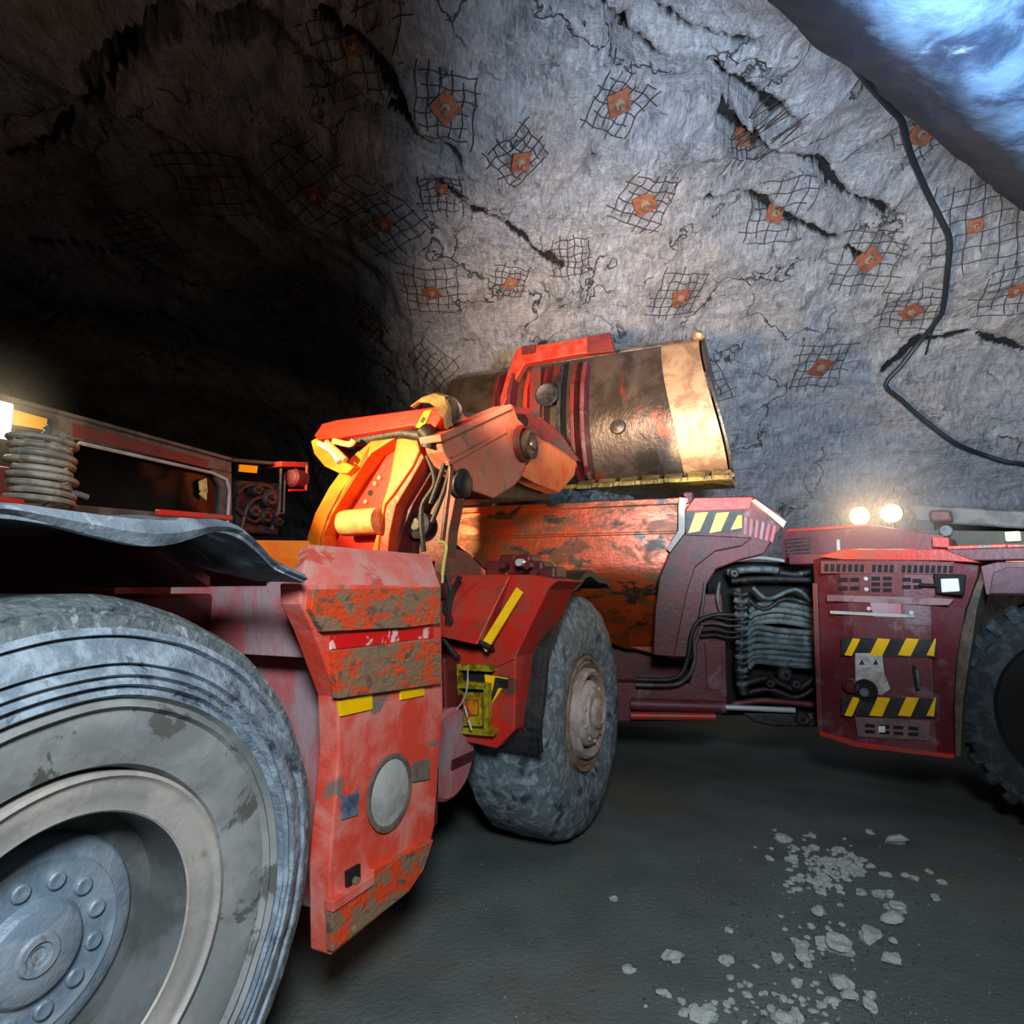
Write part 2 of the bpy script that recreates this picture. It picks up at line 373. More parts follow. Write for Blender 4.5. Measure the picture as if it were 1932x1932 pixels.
# floor
def fz(x, y):
    return .035*noise.noise(Vector((x*.6, y*.6, 0)))+.012*noise.noise(Vector((x*3, y*3, 3)))-.02
mb = MB(); gx = np.concatenate([np.linspace(-22, -3, 30, endpoint=False), np.linspace(-3, 6, 150), np.linspace(6.2, 16, 20)])
gy = np.concatenate([np.linspace(-6, 1, 12, endpoint=False), np.linspace(1, 9, 140), np.linspace(9.3, 21, 24)])
mb.grid([[Vector((x, y, fz(x, y))) for x in gx] for y in gy]); fl = obj('floor', mb, floorm, smooth=True); fl['kind'] = 'structure'

# ---------------------------------------------------------------- vehicle frames
LR = Fr(-1.03, 1.56, .42, .907)         # loader, rear half, at the outer face of its rear wheel
LF = Fr(.60, 4.66, .454, .891)          # loader, front half, at the outer face of its front wheel
BK = Fr(2.11, 6.5, .40, .915)           # bucket, at its right end
TB = Fr(1.8, 6.2, .98, -.196)           # truck box half (R points to the camera side)
TF = Fr(2.75, 5.46, .727, -.686)        # truck engine half
def poly(fr, r, pts): return [fr.hr(x, y, r) for x, y in pts]
def polyf(fr, f, pts): return [fr.hf(x, y, f) for x, y in pts]
def plate(name, fr, r, pts, th, m, parent, bevel=.006, **k):
    return obj(name, MB().prism(poly(fr, r, pts), fr.R*(-th)), m, parent, bevel, **k)
def platef(name, fr, f, pts, th, m, parent, bevel=.006, **k):
    return obj(name, MB().prism(polyf(fr, f, pts), fr.F*th), m, parent, bevel, **k)

loader = thing('underground_loader', LR.w(0, 0, 0), 'red articulated loader with big near wheel, tipping its bucket over the truck', 'mining loader')
truck = thing('mining_truck', TB.w(0, 0, 0), 'dark red articulated dump truck with scraped box and hazard striped engine cover', 'mining truck')

# ---------------------------------------------------------------- wheels
def wheel(root, c, axis, R, kind):
    w = bpy.data.objects.new('wheel', None); col.objects.link(w); w.parent = root; w.location = Vector(c)-org(root)
    ORG[w.name] = Vector(c); k = R/.875
    S = lambda pr: [(r*k, a*k) for r, a in pr]
    if kind == 'near':
        pr = [(.40, -.60), (.60, -.62), (.82, -.58), (.872, -.5), (.875, -.3), (.874, -.17), (.862, -.12), (.846, -.085), (.838, -.066), (.83, -.068),
              (.82, -.045), (.79, -.035), (.772, -.028), (.766, -.05), (.756, -.03), (.72, -.012), (.70, -.004), (.694, -.024), (.684, -.008), (.67, .004),
              (.662, -.014), (.655, -.006), (.645, .006), (.637, -.016), (.628, -.006), (.618, .006), (.608, -.016), (.60, -.006), (.588, .004), (.578, -.014),
              (.56, -.012), (.52, -.016), (.47, -.026), (.445, -.035), (.435, -.06), (.43, -.09), (.42, -.2)]
        ty = obj('tyre', MB().lathe(c, axis, S(pr), 256, .008), tyre, w, smooth=True)
        ty.data.materials.append(tyrein); ty.data.materials.append(tyreout)
        for p in ty.data.polygons:
            q = p.center; q = q-Vector(axis)*q.dot(Vector(axis)); rr = q.length/k
            p.material_index = 1 if rr < .615 else (2 if rr > .79 else 0)
        rp = [(.425, -.2), (.428, -.05), (.432, -.03), (.43, -.02), (.42, -.016), (.413, -.026), (.405, -.03), (.395, -.028), (.375, -.034), (.345, -.042), (.335, -.04), (.33, -.045), (.325, -.3), (.25, -.36), (.1, -.36)]
        rmo = obj('rim', MB().lathe(c, axis, S(rp), 128), rimm, w, smooth=True); rmo.data.materials.append(barrel)
        for p in rmo.data.polygons:
            q = p.center; q = q-Vector(axis)*q.dot(Vector(axis))
            if q.length/k < .329: p.material_index = 1
        hp = [(.28, -.26), (.268, -.14), (.262, -.115), (.25, -.105), (.212, -.10), (.208, -.094), (.2, -.096), (.19, -.10), (.12, -.094), (.115, -.088), (.108, -.074), (.10, -.068), (.05, -.064), (.045, -.056), (.03, -.056), (.028, -.064), (.018, -.064), (.016, -.07), (.001, -.07)]
        hp = [(r_*1.0, a_-.075) for r_, a_ in hp]; obj('hub', MB().lathe(c, axis, S(hp), 96), hubm, w, smooth=True)
        e1 = Vector((0, 0, 1)); e2 = Vector(axis).cross(e1)
        for i in range(12):
            a = 2*PI*i/12+.25; p = Vector(c)+(e1*math.cos(a)+e2*math.sin(a))*.155*k+Vector(axis)*(-.173*k)
            obj('bolt', MB().lathe(p, axis, [(.008, .012), (.012, .014), (.018, .014), (.022, .01), (.022, -.004)], 20), hubm, w, smooth=True)
    elif kind == 'mid':
        pr = [(.36, -.62), (.60, -.66), (.80, -.63), (.86, -.56), (.875, -.4), (.875, -.2), (.865, -.13), (.84, -.075), (.79, -.035), (.70, -.005), (.62, .008), (.55, .004), (.46, -.01), (.42, -.03), (.41, -.08)]
        obj('tyre', MB().lathe(c, axis, S(pr), 160, .016, 3), tyre2, w, smooth=True)
        obj('rim_ring', MB().lathe(c, axis, S([(.412, -.2), (.415, -.03), (.405, -.015), (.385, -.02), (.375, -.035), (.36, -.02), (.345, -.03), (.33, -.04), (.31, -.12)]), 96), rust, w, smooth=True)
        obj('rim', MB().lathe(c, axis, S([(.33, -.1), (.32, -.0), (.30, .02), (.275, .01), (.262, -.02), (.255, -.12), (.23, -.13), (.1, -.13)]), 96), rimw, w, smooth=True)
        obj('hub', MB().lathe(c, axis, S([(.24, -.13), (.232, .0), (.215, .02), (.18, .03), (.172, .045), (.15, .05), (.11, .045), (.10, .075), (.07, .085), (.06, .075), (.03, .08), (.001, .08)]), 64), rimw, w, smooth=True)
        e1 = Vector((0, 0, 1)); e2 = Vector(axis).cross(e1)
        for i in range(10):
            a = 2*PI*i/10; p = Vector(c)+(e1*math.cos(a)+e2*math.sin(a))*.195*k+Vector(axis)*(.022*k)
            obj('bolt', MB().lathe(p, axis, [(.006, .02), (.014, .018), (.015, -.002)], 10), rimw, w)
    else:
        pr = [(.36, -.6), (.60, -.62), (.80, -.58), (.845, -.5), (.85, -.3), (.84, -.1), (.80, -.03), (.7, .0), (.6, .0), (.6, -.1)]
        obj('tyre', MB().lathe(c, axis, S(pr), 128, .006, 9), tyre2 if kind == 'truckrear' else tread, w, smooth=True)
        lug = MB(); e1 = Vector((0, 0, 1)); e2 = Vector(axis).cross(e1); ax = Vector(axis)
        for i in range(34):
            a = 2*PI*i/34; q = e1*math.cos(a)+e2*math.sin(a); tg = ax.cross(q)
            lug.prism([Vector(c)+q*(x*k)+ax*(y*k)-tg*.042 for x, y in ((.84, -.28), (.885, -.28), (.88, -.08), (.845, -.025), (.76, .012), (.74, -.01), (.8, -.06))], tg*.084)
        obj('tread_lugs', lug, tread, w, .01)
        obj('rim', MB().lathe(c, axis, S([(.62, -.06), (.60, -.02), (.585, -.03), (.57, -.2), (.34, -.4), (.2, -.45), (.1, -.45)]), 64), black, w, smooth=True)
        obj('hub', MB().lathe(c, axis, S([(.22, -.45), (.2, -.35), (.12, -.33), (.1, -.3), (.001, -.3)]), 48), black, w, smooth=True)
    return w
wheel(loader, LR.w(0, 0, .875), LR.R, .875, 'near')
wheel(loader, LF.w(0, -.02, .875), LF.R, .875, 'mid')
# the wheels on the far sides of both machines
wheel(loader, LF.w(0, -2.15, .875), -LF.R, .875, 'mid')
wheel(loader, LR.w(0, -2.3, .875), -LR.R, .875, 'mid')

# ---------------------------------------------------------------- loader, rear half
P_ = plate
sp = obj('side_panel', MB().prism(poly(LR, 0, [(567, 1100), (832, 1106), (836, 1330), (820, 1560), (800, 1640), (770, 1685), (625, 1804), (622, 1640), (640, 1420), (637, 1315), (592, 1190), (568, 1140)]), LR.R*-.10), panelred, loader, .008)
# sloping cap above it
a = poly(LR, 0, [(567, 1102), (832, 1108)]); b = poly(LR, -.12, [(583, 1026), (812, 1046)])
obj('panel_cap', MB().prism([a[0], a[1], b[1], b[0]], LR.R*-.05+Vector((0, 0, -.02))), mat('dusty_pink_red_cap', L(224, 112, 98), L(214, 148, 138), 4, rough=.5, c3=L(206, 84, 64), s3=5), loader, .006)
def rib(parent, fr, r, pts, th, m, name, bev=.003): return obj(name, MB().prism(poly(fr, r+th, pts), fr.R*(-th-.005)), m, parent, bev)
rib(sp, LR, .0, [(592, 1112), (832, 1108), (832, 1176), (770, 1184), (610, 1192), (588, 1150)], .028, wornm, 'wear_or_lit_plate')
rib(sp, LR, .0, [(628, 1228), (832, 1206), (833, 1290), (640, 1318)], .028, wornm, 'wear_or_lit_plate')
rib(sp, LR, .0, [(624, 1199), (818, 1181), (818, 1203), (624, 1226)], .006, tape, 'reflective_tape', .001)
rib(sp, LR, .0, [(640, 1322), (703, 1308), (703, 1338), (643, 1352)], .008, yel, 'yellow_reflector', .001)
rib(sp, LR, .0, [(756, 1294), (801, 1286), (801, 1312), (757, 1321)], .008, yel, 'yellow_reflector', .001)
rib(sp, LR, .0, [(646, 1503), (677, 1496), (676, 1538), (645, 1547)], .006, blue, 'sticker', .001)
rib(sp, LR, .0, [(626, 1712), (700, 1668), (706, 1640), (818, 1584), (800, 1640), (772, 1682), (628, 1796)], .025, wornm, 'skid_plate')
rib(sp, LR, .0, [(628, 1702), (708, 1650), (708, 1668), (629, 1722)], .035, panelred, 'skid_rib')
cc = LR.hr(733, 1494, 0)
obj('cover_ring', MB().lathe(cc, LR.R, [(.150, .002), (.152, .014), (.138, .016), (.130, .012), (.128, .0)], 64), brn, sp, smooth=True)
obj('round_cover', MB().lathe(cc, LR.R, [(.131, .0), (.129, .01), (.12, .013), (.001, .013)], 64), grey, sp, smooth=True)
for q in ([(655, 1645), (680, 1630), (681, 1668), (656, 1684)], [(650, 1742), (677, 1724), (676, 1752), (650, 1772)]):
    rib(sp, LR, .0, q, .012, black, 'slot', 0)
    x0 = sum(p[0] for p in q)/4; y0 = sum(p[1] for p in q)/4
    obj('slot_pin', MB().disc(LR.hr(x0, y0+4, .01), LR.R, .014, .02, 16), rust, sp, smooth=True)
rib(sp, LR, .0, [(780, 1440), (812, 1432), (812, 1470), (780, 1476)], .01, brn, 'mud_patch', .002)
# front wall of the wheel well and the cross beam over it
mb = MB(); mb.fbox(LR, 1.03, 1.08, -.8, -.02, .52, 1.6); mb.fbox(LR, .98, 1.04, -.8, -.64, .4, 1.6)
obj('wheel_well_wall', mb, pink, loader, .01)
bt = LR.hf(590, 1240, .92)[2]; tp = LR.hf(575, 1090, .92)[2]
mb = MB(); mb.fbox(LR, .90, 1.08, -1.0, -.03, bt, tp+.0); ob = obj('cross_beam', mb, pink, loader, .012)
mb = MB(); mb.fbox(LR, .885, .90, -1.0, -.04, bt, bt+.09); obj('beam_flange', mb, pink, ob, .004)
mb = MB(); mb.fbox(LR, 1.08, 1.8, -1.9, -.1, .6, 1.86); mb.fbox(LR, -1.7, 1.1, -1.6, -.72, .45, 1.75); obj('rear_frame', mb, dred, loader, .02)
# mudguard sheet
ctr = [(-260, 985), (-120, 960), (0, 952), (120, 966), (250, 982), (330, 985), (400, 982), (450, 996), (490, 1030), (520, 1062), (575, 1088)]
e = cr(poly(LR, .06, ctr), 4); rows = []
for k in range(9):
    s = k/8; rows.append([p+LR.R*(-.85*s)+Vector((0, 0, .035*math.sin(s*3.0)+.015*noise.noise(p*3+Vector((s*4, 0, 0))))) for p in e])
sh = obj('mudguard', MB().grid(rows, (0, 0, -.03)), rubber, loader, smooth=True)
low = []
for i, p in enumerate(e):
    t = i/(len(e)-1); h = .015+.05*math.exp(-((t-.45)/.16)**2)
    low.append((p, h))
obj('mudguard_lip', MB().grid([[p+Vector((0, 0, .005)) for p, h in low], [p+LR.R*.015+Vector((0, 0, -h*.5)) for p, h in low], [p+Vector((0, 0, -h)) for p, h in low]], LR.R*-.03), rubber, sh, smooth=True)
for q in ([(298, 1018), (398, 1088)], [(410, 1012), (505, 1088)]):
    p0 = LR.hr(*q[0], -.15); p1 = LR.hr(*q[1], -.15)
    obj('mudguard_rib', MB().prism([p0, p1, p1+Vector((0, 0, -.035)), p0+Vector((0, 0, -.035))], LR.R*-.6), tred, sh, .004)
mb = MB(); mb.prism(poly(LR, -.45, [(-300, 1010), (300, 1012), (400, 1095), (-300, 1130)]), LR.R*-.03); obj('inner_guard', mb, dred, loader, .004)
plate('deck_rail', LR, -.9, [(300, 960), (440, 972), (440, 982), (300, 972)], .03, red, loader)
plate('deck_side', LR, -.35, [(440, 1018), (586, 1020), (606, 1094), (500, 1090)], .8, boomo, loader, .01)

# cab with window
cab = bpy.data.objects.new('cab', None); col.objects.link(cab); cab.parent = loader; cab.location = LR.w(.8, -1.8, 0)-org(loader); ORG[cab.name] = LR.w(.8, -1.8, 0)
RC = -1.8
mb = MB()
mb.prism(poly(LR, RC, [(-150, 705), (438, 866), (438, 893), (125, 826), (-150, 770)]), LR.R*-.07)
mb.prism(poly(LR, RC, [(400, 884), (438, 892), (440, 1015), (412, 1010), (418, 920)]), LR.R*-.07)
mb.prism(poly(LR, RC, [(96, 818), (134, 828), (128, 965), (92, 960)]), LR.R*-.07)
mb.prism(poly(LR, RC, [(-160, 925), (440, 978), (440, 1040), (-160, 1010)]), LR.R*-.07)
obj('cab_side', mb, greyf, cab, .01)
rib(cab, LR, RC, [(136, 798), (395, 868), (392, 884), (136, 822)], .006, mat('dull_red_band', L(104, 44, 38), L(88, 46, 40), 6, rough=.6), 'red_band', .002)
obj('window_seal', MB().tube(poly(LR, RC+.01, [(128, 960), (133, 848), (150, 836), (400, 892), (428, 905), (433, 925), (428, 1010)]), .011, 8), grey, cab, smooth=True)
obj('cab_glass', MB().prism(poly(LR, RC-.03, [(128, 970), (130, 828), (430, 890), (432, 1010)]), LR.R*-.006), glass, cab)
obj('cab_roof', MB().prism(poly(LR, RC+.03, [(-150, 700), (440, 864), (530, 872), (530, 876), (440, 870), (-150, 708)]), LR.R*-1.0), greyf, cab, .004)
f0, r0, z0 = LR.loc(LR.hr(440, 900, RC))
mb = MB(); mb.fbox(LR, -1.2, f0+.1, RC-1.0, RC-.9, 1.2, 2.6); mb.fbox(LR, -1.4, f0, RC-.4, RC-.32, 1.2, 2.6); mb.fbox(LR, .9, f0+.1, RC-.9, RC-.1, 1.2, 2.02)
obj('cab_interior_panel', mb, mat('dark_cab_interior', L(48, 42, 36), L(34, 30, 28), 5, rough=.7), cab, .01)
for q, w in (([(376, 908), (390, 902), (392, 930), (378, 926)], 1), ([(381, 926), (391, 920), (390, 944), (376, 932)], 1)):
    rib(cab, LR, RC, q, .004, mat('safety_sticker', L(196, 200, 110), L(150, 160, 130), 20, rough=.5, bump=0), 'sticker', 0)
# small parts in front of the cab
mb = MB(); mb.prism(poly(LR, RC, [(446, 905), (530, 912), (526, 1010), (446, 1005)]), LR.R*-.4)
fb = obj('front_box', mb, dgrey, cab, .015)
obj('box_frame', MB().tube(poly(LR, RC+.03, [(440, 868), (530, 876), (527, 960), (512, 1000)]), .012, 8), greyf, cab, smooth=True)
obj('box_frame', MB().tube(poly(LR, RC+.03, [(537, 905), (535, 968), (500, 972)]), .009, 8), greyf, cab, smooth=True)
rib(cab, LR, RC, [(453, 876), (487, 879), (485, 893), (452, 890)], .01, yel, 'yellow_tag', .002)
for (x, y, r) in ((500, 940, .07), (475, 925, .045), (492, 975, .055), (470, 965, .05), (514, 985, .04)):
    obj('coupling', MB().lathe(LR.hr(x, y, RC+.0), LR.R, [(r, -.03), (r, .05), (r*.7, .07), (r*.3, .07), (r*.25, .1), (.001, .1)], 24), dgrey, cab, smooth=True)
for pts in ([(448, 930), (470, 915), (510, 920), (520, 950)], [(446, 960), (480, 985), (505, 960), (520, 975)], [(455, 1000), (470, 950), (500, 935), (522, 925)]):
    obj('hydraulic_hose', MB().tube(poly(LR, RC+.05, pts), .014, 8, 6), dgrey, cab, smooth=True)
# marker lamp bracket
plate('lamp_bracket', LR, RC+.1, [(530, 870), (582, 872), (582, 882), (532, 880)], .18, red, cab, .004)
obj('lamp_bracket', MB().tube(poly(LR, RC+.1, [(579, 878), (577, 925), (545, 925)]), .01, 6), red, cab)
obj('marker_lamp', MB().lathe(LR.hr(556, 902, RC+.05), -LR.F, [(.07, -.08), (.075, .03), (.06, .05), (.001, .06)], 32), tred, cab, smooth=True)
# work lamp at the left and hose coil
lp = LR.hr(-12, 792, RC+.1)
wl = obj('work_lamp', MB().box(lp+LR.R*.0, LR.F*.05, LR.R*.02, Vector((0, 0, .085))), greyf, cab, .01)
obj('lamp_lens', MB().box(lp+LR.R*.03+LR.F*.0, LR.F*.055, LR.R*.012, Vector((0, 0, .085))), lampw, wl, .01)
plate('yellow_sign', LR, RC+.03, [(18, 770), (90, 790), (88, 812), (18, 800)], .01, mat('ochre_sign', L(170, 130, 40), rough=.5), cab, .002)
c0 = LR.hr(78, 950, -1.25); c1 = LR.hr(80, 822, -1.25); hp = []
for i in range(230):
    t = i/229; a = t*2*PI*9.2; rr = .105+.012*math.sin(t*23)
    hp.append(c0.lerp(c1, t)+LR.F*(rr*math.cos(a))+LR.R*(rr*math.sin(a)))
hc = obj('hose_coil', MB().tube(hp, .0135, 8), mat('pale_spiral_hose', L(176, 168, 150), L(130, 124, 112), 9, rough=.5), loader, smooth=True)
obj('coil_end', MB().tube([c0, LR.hr(130, 930, -1.2), LR.hr(165, 938, -1.2)], .013, 8, 4), hose, hc, smooth=True)
obj('coil_end', MB().tube([c1, LR.hr(92, 812, -1.25), LR.hr(86, 803, -1.25)], .012, 8, 4), hose, hc, smooth=True)
plate('coil_bracket', LR, -1.27, [(34, 810), (42, 812), (42, 880), (34, 876)], .02, cream, loader, .002)
plate('cab_step_panel', LR, -1.5, [(-80, 868), (40, 884), (52, 945), (-80, 935)], .1, tred, loader, .01)
plate('deck_edge', LR, -1.1, [(-80, 925), (45, 942), (50, 952), (-80, 940)], .04, red, loader, .004)
mb = MB(); mb.fbox(LR, -1.7, .6, -1.7, -.9, .9, 1.8); obj('engine_body', mb, dred, loader, .02)

# ---------------------------------------------------------------- loader, front half
FB = -1.12
ff = obj('front_frame', MB().prism(polyf(LF, FB, [(836, 1250), (834, 1390), (936, 1413), (971, 1378), (974, 1238), (1034, 1112), (1052, 1095), (1000, 1084), (862, 1084), (850, 1190)]), LF.F*.42), red, loader, .01)
mb = MB(); mb.fbox(LF, -1.0, 1.0, -1.7, -.68, .55, 1.7); obj('front_frame_core', mb, dred, loader, .02)
p = polyf(LF, FB, [(856, 1092), (966, 1086), (968, 1092), (924, 1213), (848, 1196)])
lid = obj('service_lid', MB().prism([p[0]-LF.F*.02, p[1]-LF.F*.02, p[3]-LF.F*.16, p[4]-LF.F*.16], LF.F*.14), red, loader, .006)
rib_ = lambda n, pts, off, th, m, par, bev=.002: obj(n, MB().prism(polyf(LF, FB-off, pts), LF.F*th), m, par, bev)
q = polyf(LF, FB, [(978, 1108), (990, 1118), (932, 1228), (922, 1214)])
obj('yellow_stripe', MB().prism([q[0]-LF.F*.03, q[1]-LF.F*.03, q[2]-LF.F*.1, q[3]-LF.F*.1], LF.F*.02), yel, lid, .002)
rib_('lid_gap', [(846, 1198), (926, 1214), (930, 1230), (852, 1216)], .03, .04, black, ff)
rib_('front_frame_edge', [(836, 1240), (930, 1250), (968, 1236), (972, 1243), (932, 1260), (836, 1250)], .015, .02, red, ff)
for pts in ([(842, 1085), (850, 1120), (840, 1150), (852, 1175), (838, 1200)], [(868, 1088), (850, 1130), (842, 1200)], [(845, 1200), (870, 1206), (905, 1212), (925, 1222)], [(836, 1205), (850, 1225), (862, 1240)]):
    obj('hydraulic_hose', MB().tube(polyf(LF, FB-.12, pts), .016, 8, 6), blk, loader, smooth=True)
# valve recess with yellow bracket
rib_('valve_recess', [(850, 1258), (928, 1264), (928, 1380), (852, 1375)], .004, .01, black, ff, 0)
mb = MB()
for pts in ([(854, 1252), (928, 1256), (928, 1268), (854, 1264)], [(856, 1285), (918, 1290), (916, 1302), (856, 1298)], [(854, 1372), (934, 1378), (930, 1390), (862, 1384)], [(856, 1260), (864, 1261), (864, 1375), (856, 1375)], [(912, 1290), (920, 1290), (920, 1380), (912, 1380)]):
    mb.prism(polyf(LF, FB-.06, pts), LF.F*.06)
vb = obj('valve_bracket', mb, oliv, ff, .003)
rib_('valve_body', [(872, 1306), (908, 1308), (908, 1372), (872, 1370)], .05, .05, oliv, vb, .008)
rib_('valve_body', [(880, 1316), (900, 1316), (900, 1350), (880, 1350)], .075, .03, mat('amber_valve', L(196, 120, 20), L(150, 80, 20), 20, rough=.35), vb, .008)
obj('wire', MB().tube(polyf(LF, FB-.1, [(882, 1258), (882, 1290), (876, 1318), (860, 1340), (842, 1358)]), .006, 6, 5), white, vb)
obj('wire', MB().tube(polyf(LF, FB-.1, [(873, 1318), (880, 1345), (886, 1365), (890, 1378)]), .006, 6, 5), white, vb)
obj('wire', MB().tube(polyf(LF, FB-.105, [(874, 1325), (884, 1340), (882, 1360)]), .004, 6, 5), tape, vb)
rib_('hazard_decal', [(914, 1272), (958, 1280), (952, 1292), (926, 1330), (918, 1320)], .006, .006, yel, ff, 0)
rib_('hazard_decal', [(934, 1278), (958, 1282), (958, 1298), (940, 1298), (926, 1328), (928, 1308)], .010, .006, haz, ff, 0)
# rubber wheel guard
arc = []
cw = LF.w(0, -.02, .875)
for i in range(22):
    a = math.radians(184-i*(184-66)/21)
    rr = .985+.02*math.sin(i*1.3)
    arc.append(cw+LF.F*(rr*math.cos(a))+Vector((0, 0, rr*math.sin(a))))
obj('rubber_wheel_guard', MB().grid([[p+LF.R*s for p in arc] for s in (.04, -.3, -.72)], (0, 0, .05)), blk, loader, .008)
obj('guard_flap', MB().grid([[p+LF.R*.04 for p in arc[:12]], [cw+(p-cw)*.965+LF.R*.045 for p in arc[:12]]], LF.R*-.03), blk, loader, .006)
obj('belly_hitch', MB().lathe(LF.hf(838, 1420, FB-.15), LF.R, [(.05, -.22), (.25, -.22), (.26, -.2), (.26, .04), (.24, .06), (.05, .06)], 48), pink, loader, smooth=True)
mb = MB(); mb.prism(polyf(LF, -1.3, [(740, 1240), (840, 1240), (850, 1460), (740, 1440)]), LF.F*.3); obj('hitch_block', mb, dred, loader, .02)
# handrails
for fr_, pts in ((LR.hf, [(828, 1022), (838, 1024), (842, 1034), (836, 1070), (834, 1100)]),):
    obj('handrail', MB().tube(polyf(LF, FB-.05, pts), .011, 8, 4), rail, loader, smooth=True)
obj('handrail', MB().tube(poly(LF, -.55, [(1022, 1066), (1008, 1070), (1008, 1094), (1028, 1122)]), .011, 8, 4), rail, loader, smooth=True)
obj('handrail', MB().tube(poly(LF, -.5, [(1030, 1064), (1042, 1062), (1050, 1075), (1052, 1092)]), .011, 8, 4), rail, loader, smooth=True)
mb = MB()
for i, (x, y, s) in enumerate(((950, 1075, .09), (985, 1068, .1), (1015, 1074, .08), (970, 1058, .06), (1000, 1056, .05), (1040, 1082, .07))):
    mb.box(LF.hf(x, y, FB+.25), LF.F*.1, LF.R*s, Vector((0, 0, s*.6)))
obj('valve_block', mb, dred, loader, .02)
for i, (x, y) in enumerate(((985, 1062), (1000, 1068), (955, 1066), (1012, 1082))):
    obj('fitting', MB().disc(LF.hf(x, y, FB+.1), -LF.F, .025, .05, 16), dred if i else chrome, loader, smooth=True)
obj('yellow_plate', MB().prism(polyf(LF, -.5, [(850, 1042), (890, 1050), (888, 1066), (850, 1060)]), LF.F*.02), yel, loader, .002)
plate('bulkhead', LF, -.75, [(842, 1030), (880, 1040), (925, 1085), (925, 1130), (842, 1130)], .1, dred, loader)

# boom tower seen from behind
boom = bpy.data.objects.new('boom', None); col.objects.link(boom); boom.parent = loader; boom.location = LF.w(-1.1, -1.3, 1.6)-org(loader); ORG[boom.name] = LF.w(-1.1, -1.3, 1.6)
B0 = -1.1
def bp(name, pts, f, th, m, bev=.008): return obj(name, MB().prism(polyf(LF, f, pts), LF.F*th), m, boom, bev)
bp('boom_flange', [(574, 1060), (580, 1010), (594, 968), (620, 920), (646, 884), (663, 862), (676, 850), (690, 862), (672, 884), (640, 930), (616, 975), (602, 1020), (598, 1060)], B0, .5, boomo)
bp('boom_flange', [(604, 1060), (610, 1010), (630, 960), (664, 905), (700, 855), (745, 826), (700, 832), (676, 852), (690, 866), (652, 912), (616, 985), (603, 1030)], B0-.04, .5, boomo)
bp('boom_web', [(606, 1060), (622, 990), (680, 885), (712, 846), (752, 826), (792, 826), (792, 860), (740, 960), (720, 1060)], B0+.1, .1, boomr)
bp('boom_flange', [(748, 828), (786, 824), (792, 850), (778, 880), (744, 930), (726, 952), (716, 1000), (710, 1060), (696, 1060), (712, 1000), (722, 948), (736, 900)], B0-.02, .12, boomo)
bp('boom_side', [(792, 848), (800, 862), (776, 905), (746, 955), (734, 1010), (730, 1060), (710, 1060), (716, 1000), (726, 952), (744, 930), (778, 880)], B0+.0, .12, mat('orange_red_boom_side', L(214, 70, 26), L(196, 60, 30), 5, rough=.45))
bp('boom_inner_side', [(806, 862), (818, 852), (822, 880), (780, 950), (756, 1010), (748, 1060), (728, 1060), (740, 1000), (760, 950)], B0+.1, .3, dred)
bp('boom_side_plate', [(818, 840), (865, 860), (860, 940), (848, 1000), (842, 1060), (744, 1060), (760, 1000), (800, 930)], B0+.25, .12, dred)
obj('boom_pin', MB().lathe(LF.hf(790, 990, B0+.2), -LF.F, [(.1, -.05), (.1, .02), (.07, .04), (.06, .03), (.04, .05), (.001, .05)], 32), dgrey, boom, smooth=True)
# cross tube
c = LF.hf(680, 985, B0-.02); obj('cross_tube', MB().lathe(c, LF.R, [(.001, -.17), (.075, -.17), (.09, -.155), (.094, -.12), (.094, .17), (.001, .17)], 48), mat('lit_tube', L(220, 160, 100), L(196, 120, 70), 6, rough=.35), boom, smooth=True)
for (x, y) in ((718, 902), (710, 913), (692, 947)):
    obj('boom_bolt', MB().disc(LF.hf(x, y, B0+.1), -LF.F, .016, .02, 14), cream, boom, smooth=True)
obj('boom_hole', MB().disc(LF.hf(699, 930, B0+.1), -LF.F, .022, .006, 16), black, boom)
# top lever
bp('lever', [(592, 822), (608, 799), (636, 792), (800, 770), (838, 764), (832, 790), (822, 806), (775, 803), (720, 812), (640, 826), (600, 829)], B0-.12, .4, boomr)
bp('lever_bracket', [(586, 832), (596, 826), (606, 836), (630, 862), (660, 876), (668, 880), (655, 893), (640, 893), (612, 880), (592, 856)], B0-.1, .3, boomo)
for pts, m in (([(602, 836), (625, 850), (640, 872)], grey), ([(616, 834), (636, 852), (652, 868)], cream), ([(630, 832), (660, 838), (668, 830)], cream)):
    obj('lever_link', MB().tube(polyf(LF, B0-.12, pts), .022, 8, 4), m, boom, smooth=True)
obj('lever_cylinder', MB().tube(polyf(LF, B0, [(640, 838), (760, 816), (800, 822)]), .05, 16), dgrey, boom, smooth=True)
bp('sticker', [(800, 776), (814, 773), (798, 808), (784, 806)], B0-.128, .008, yel, 0)
bp('sticker_mark', [(798, 786), (803, 790), (797, 798), (792, 796)], B0-.132, .006, haz, 0)
obj('knuckle', MB().tube(polyf(LF, B0-.12, [(800, 812), (812, 826), (808, 846)]), .055, 12, 4), dgrey, boom, smooth=True)
kn = obj('cable_guard', MB().grid([[LF.hf(x, y, B0-.12+o) for x, y in pts] for o, pts in ((-.06, [(776, 768), (790, 758), (806, 758), (822, 768), (836, 790), (838, 808)]), (.0, [(774, 766), (795, 750), (818, 742), (838, 748), (846, 770), (846, 802)]), (.15, [(776, 766), (800, 748), (826, 740), (846, 746), (856, 768), (852, 802)]))], LF.F*.03), cream, boom, smooth=True)
obj('pin_head', MB().lathe(LF.hf(852, 772, B0-.05), (LF.R*1.0-LF.F*.4).normalized(), [(.085, -.1), (.088, .0), (.075, .012), (.06, .004), (.05, .012), (.001, .012)], 32), steel, boom, smooth=True)
bp('lever_plate', [(812, 806), (840, 800), (850, 830), (830, 870), (806, 850)], B0-.02, .2, dred)
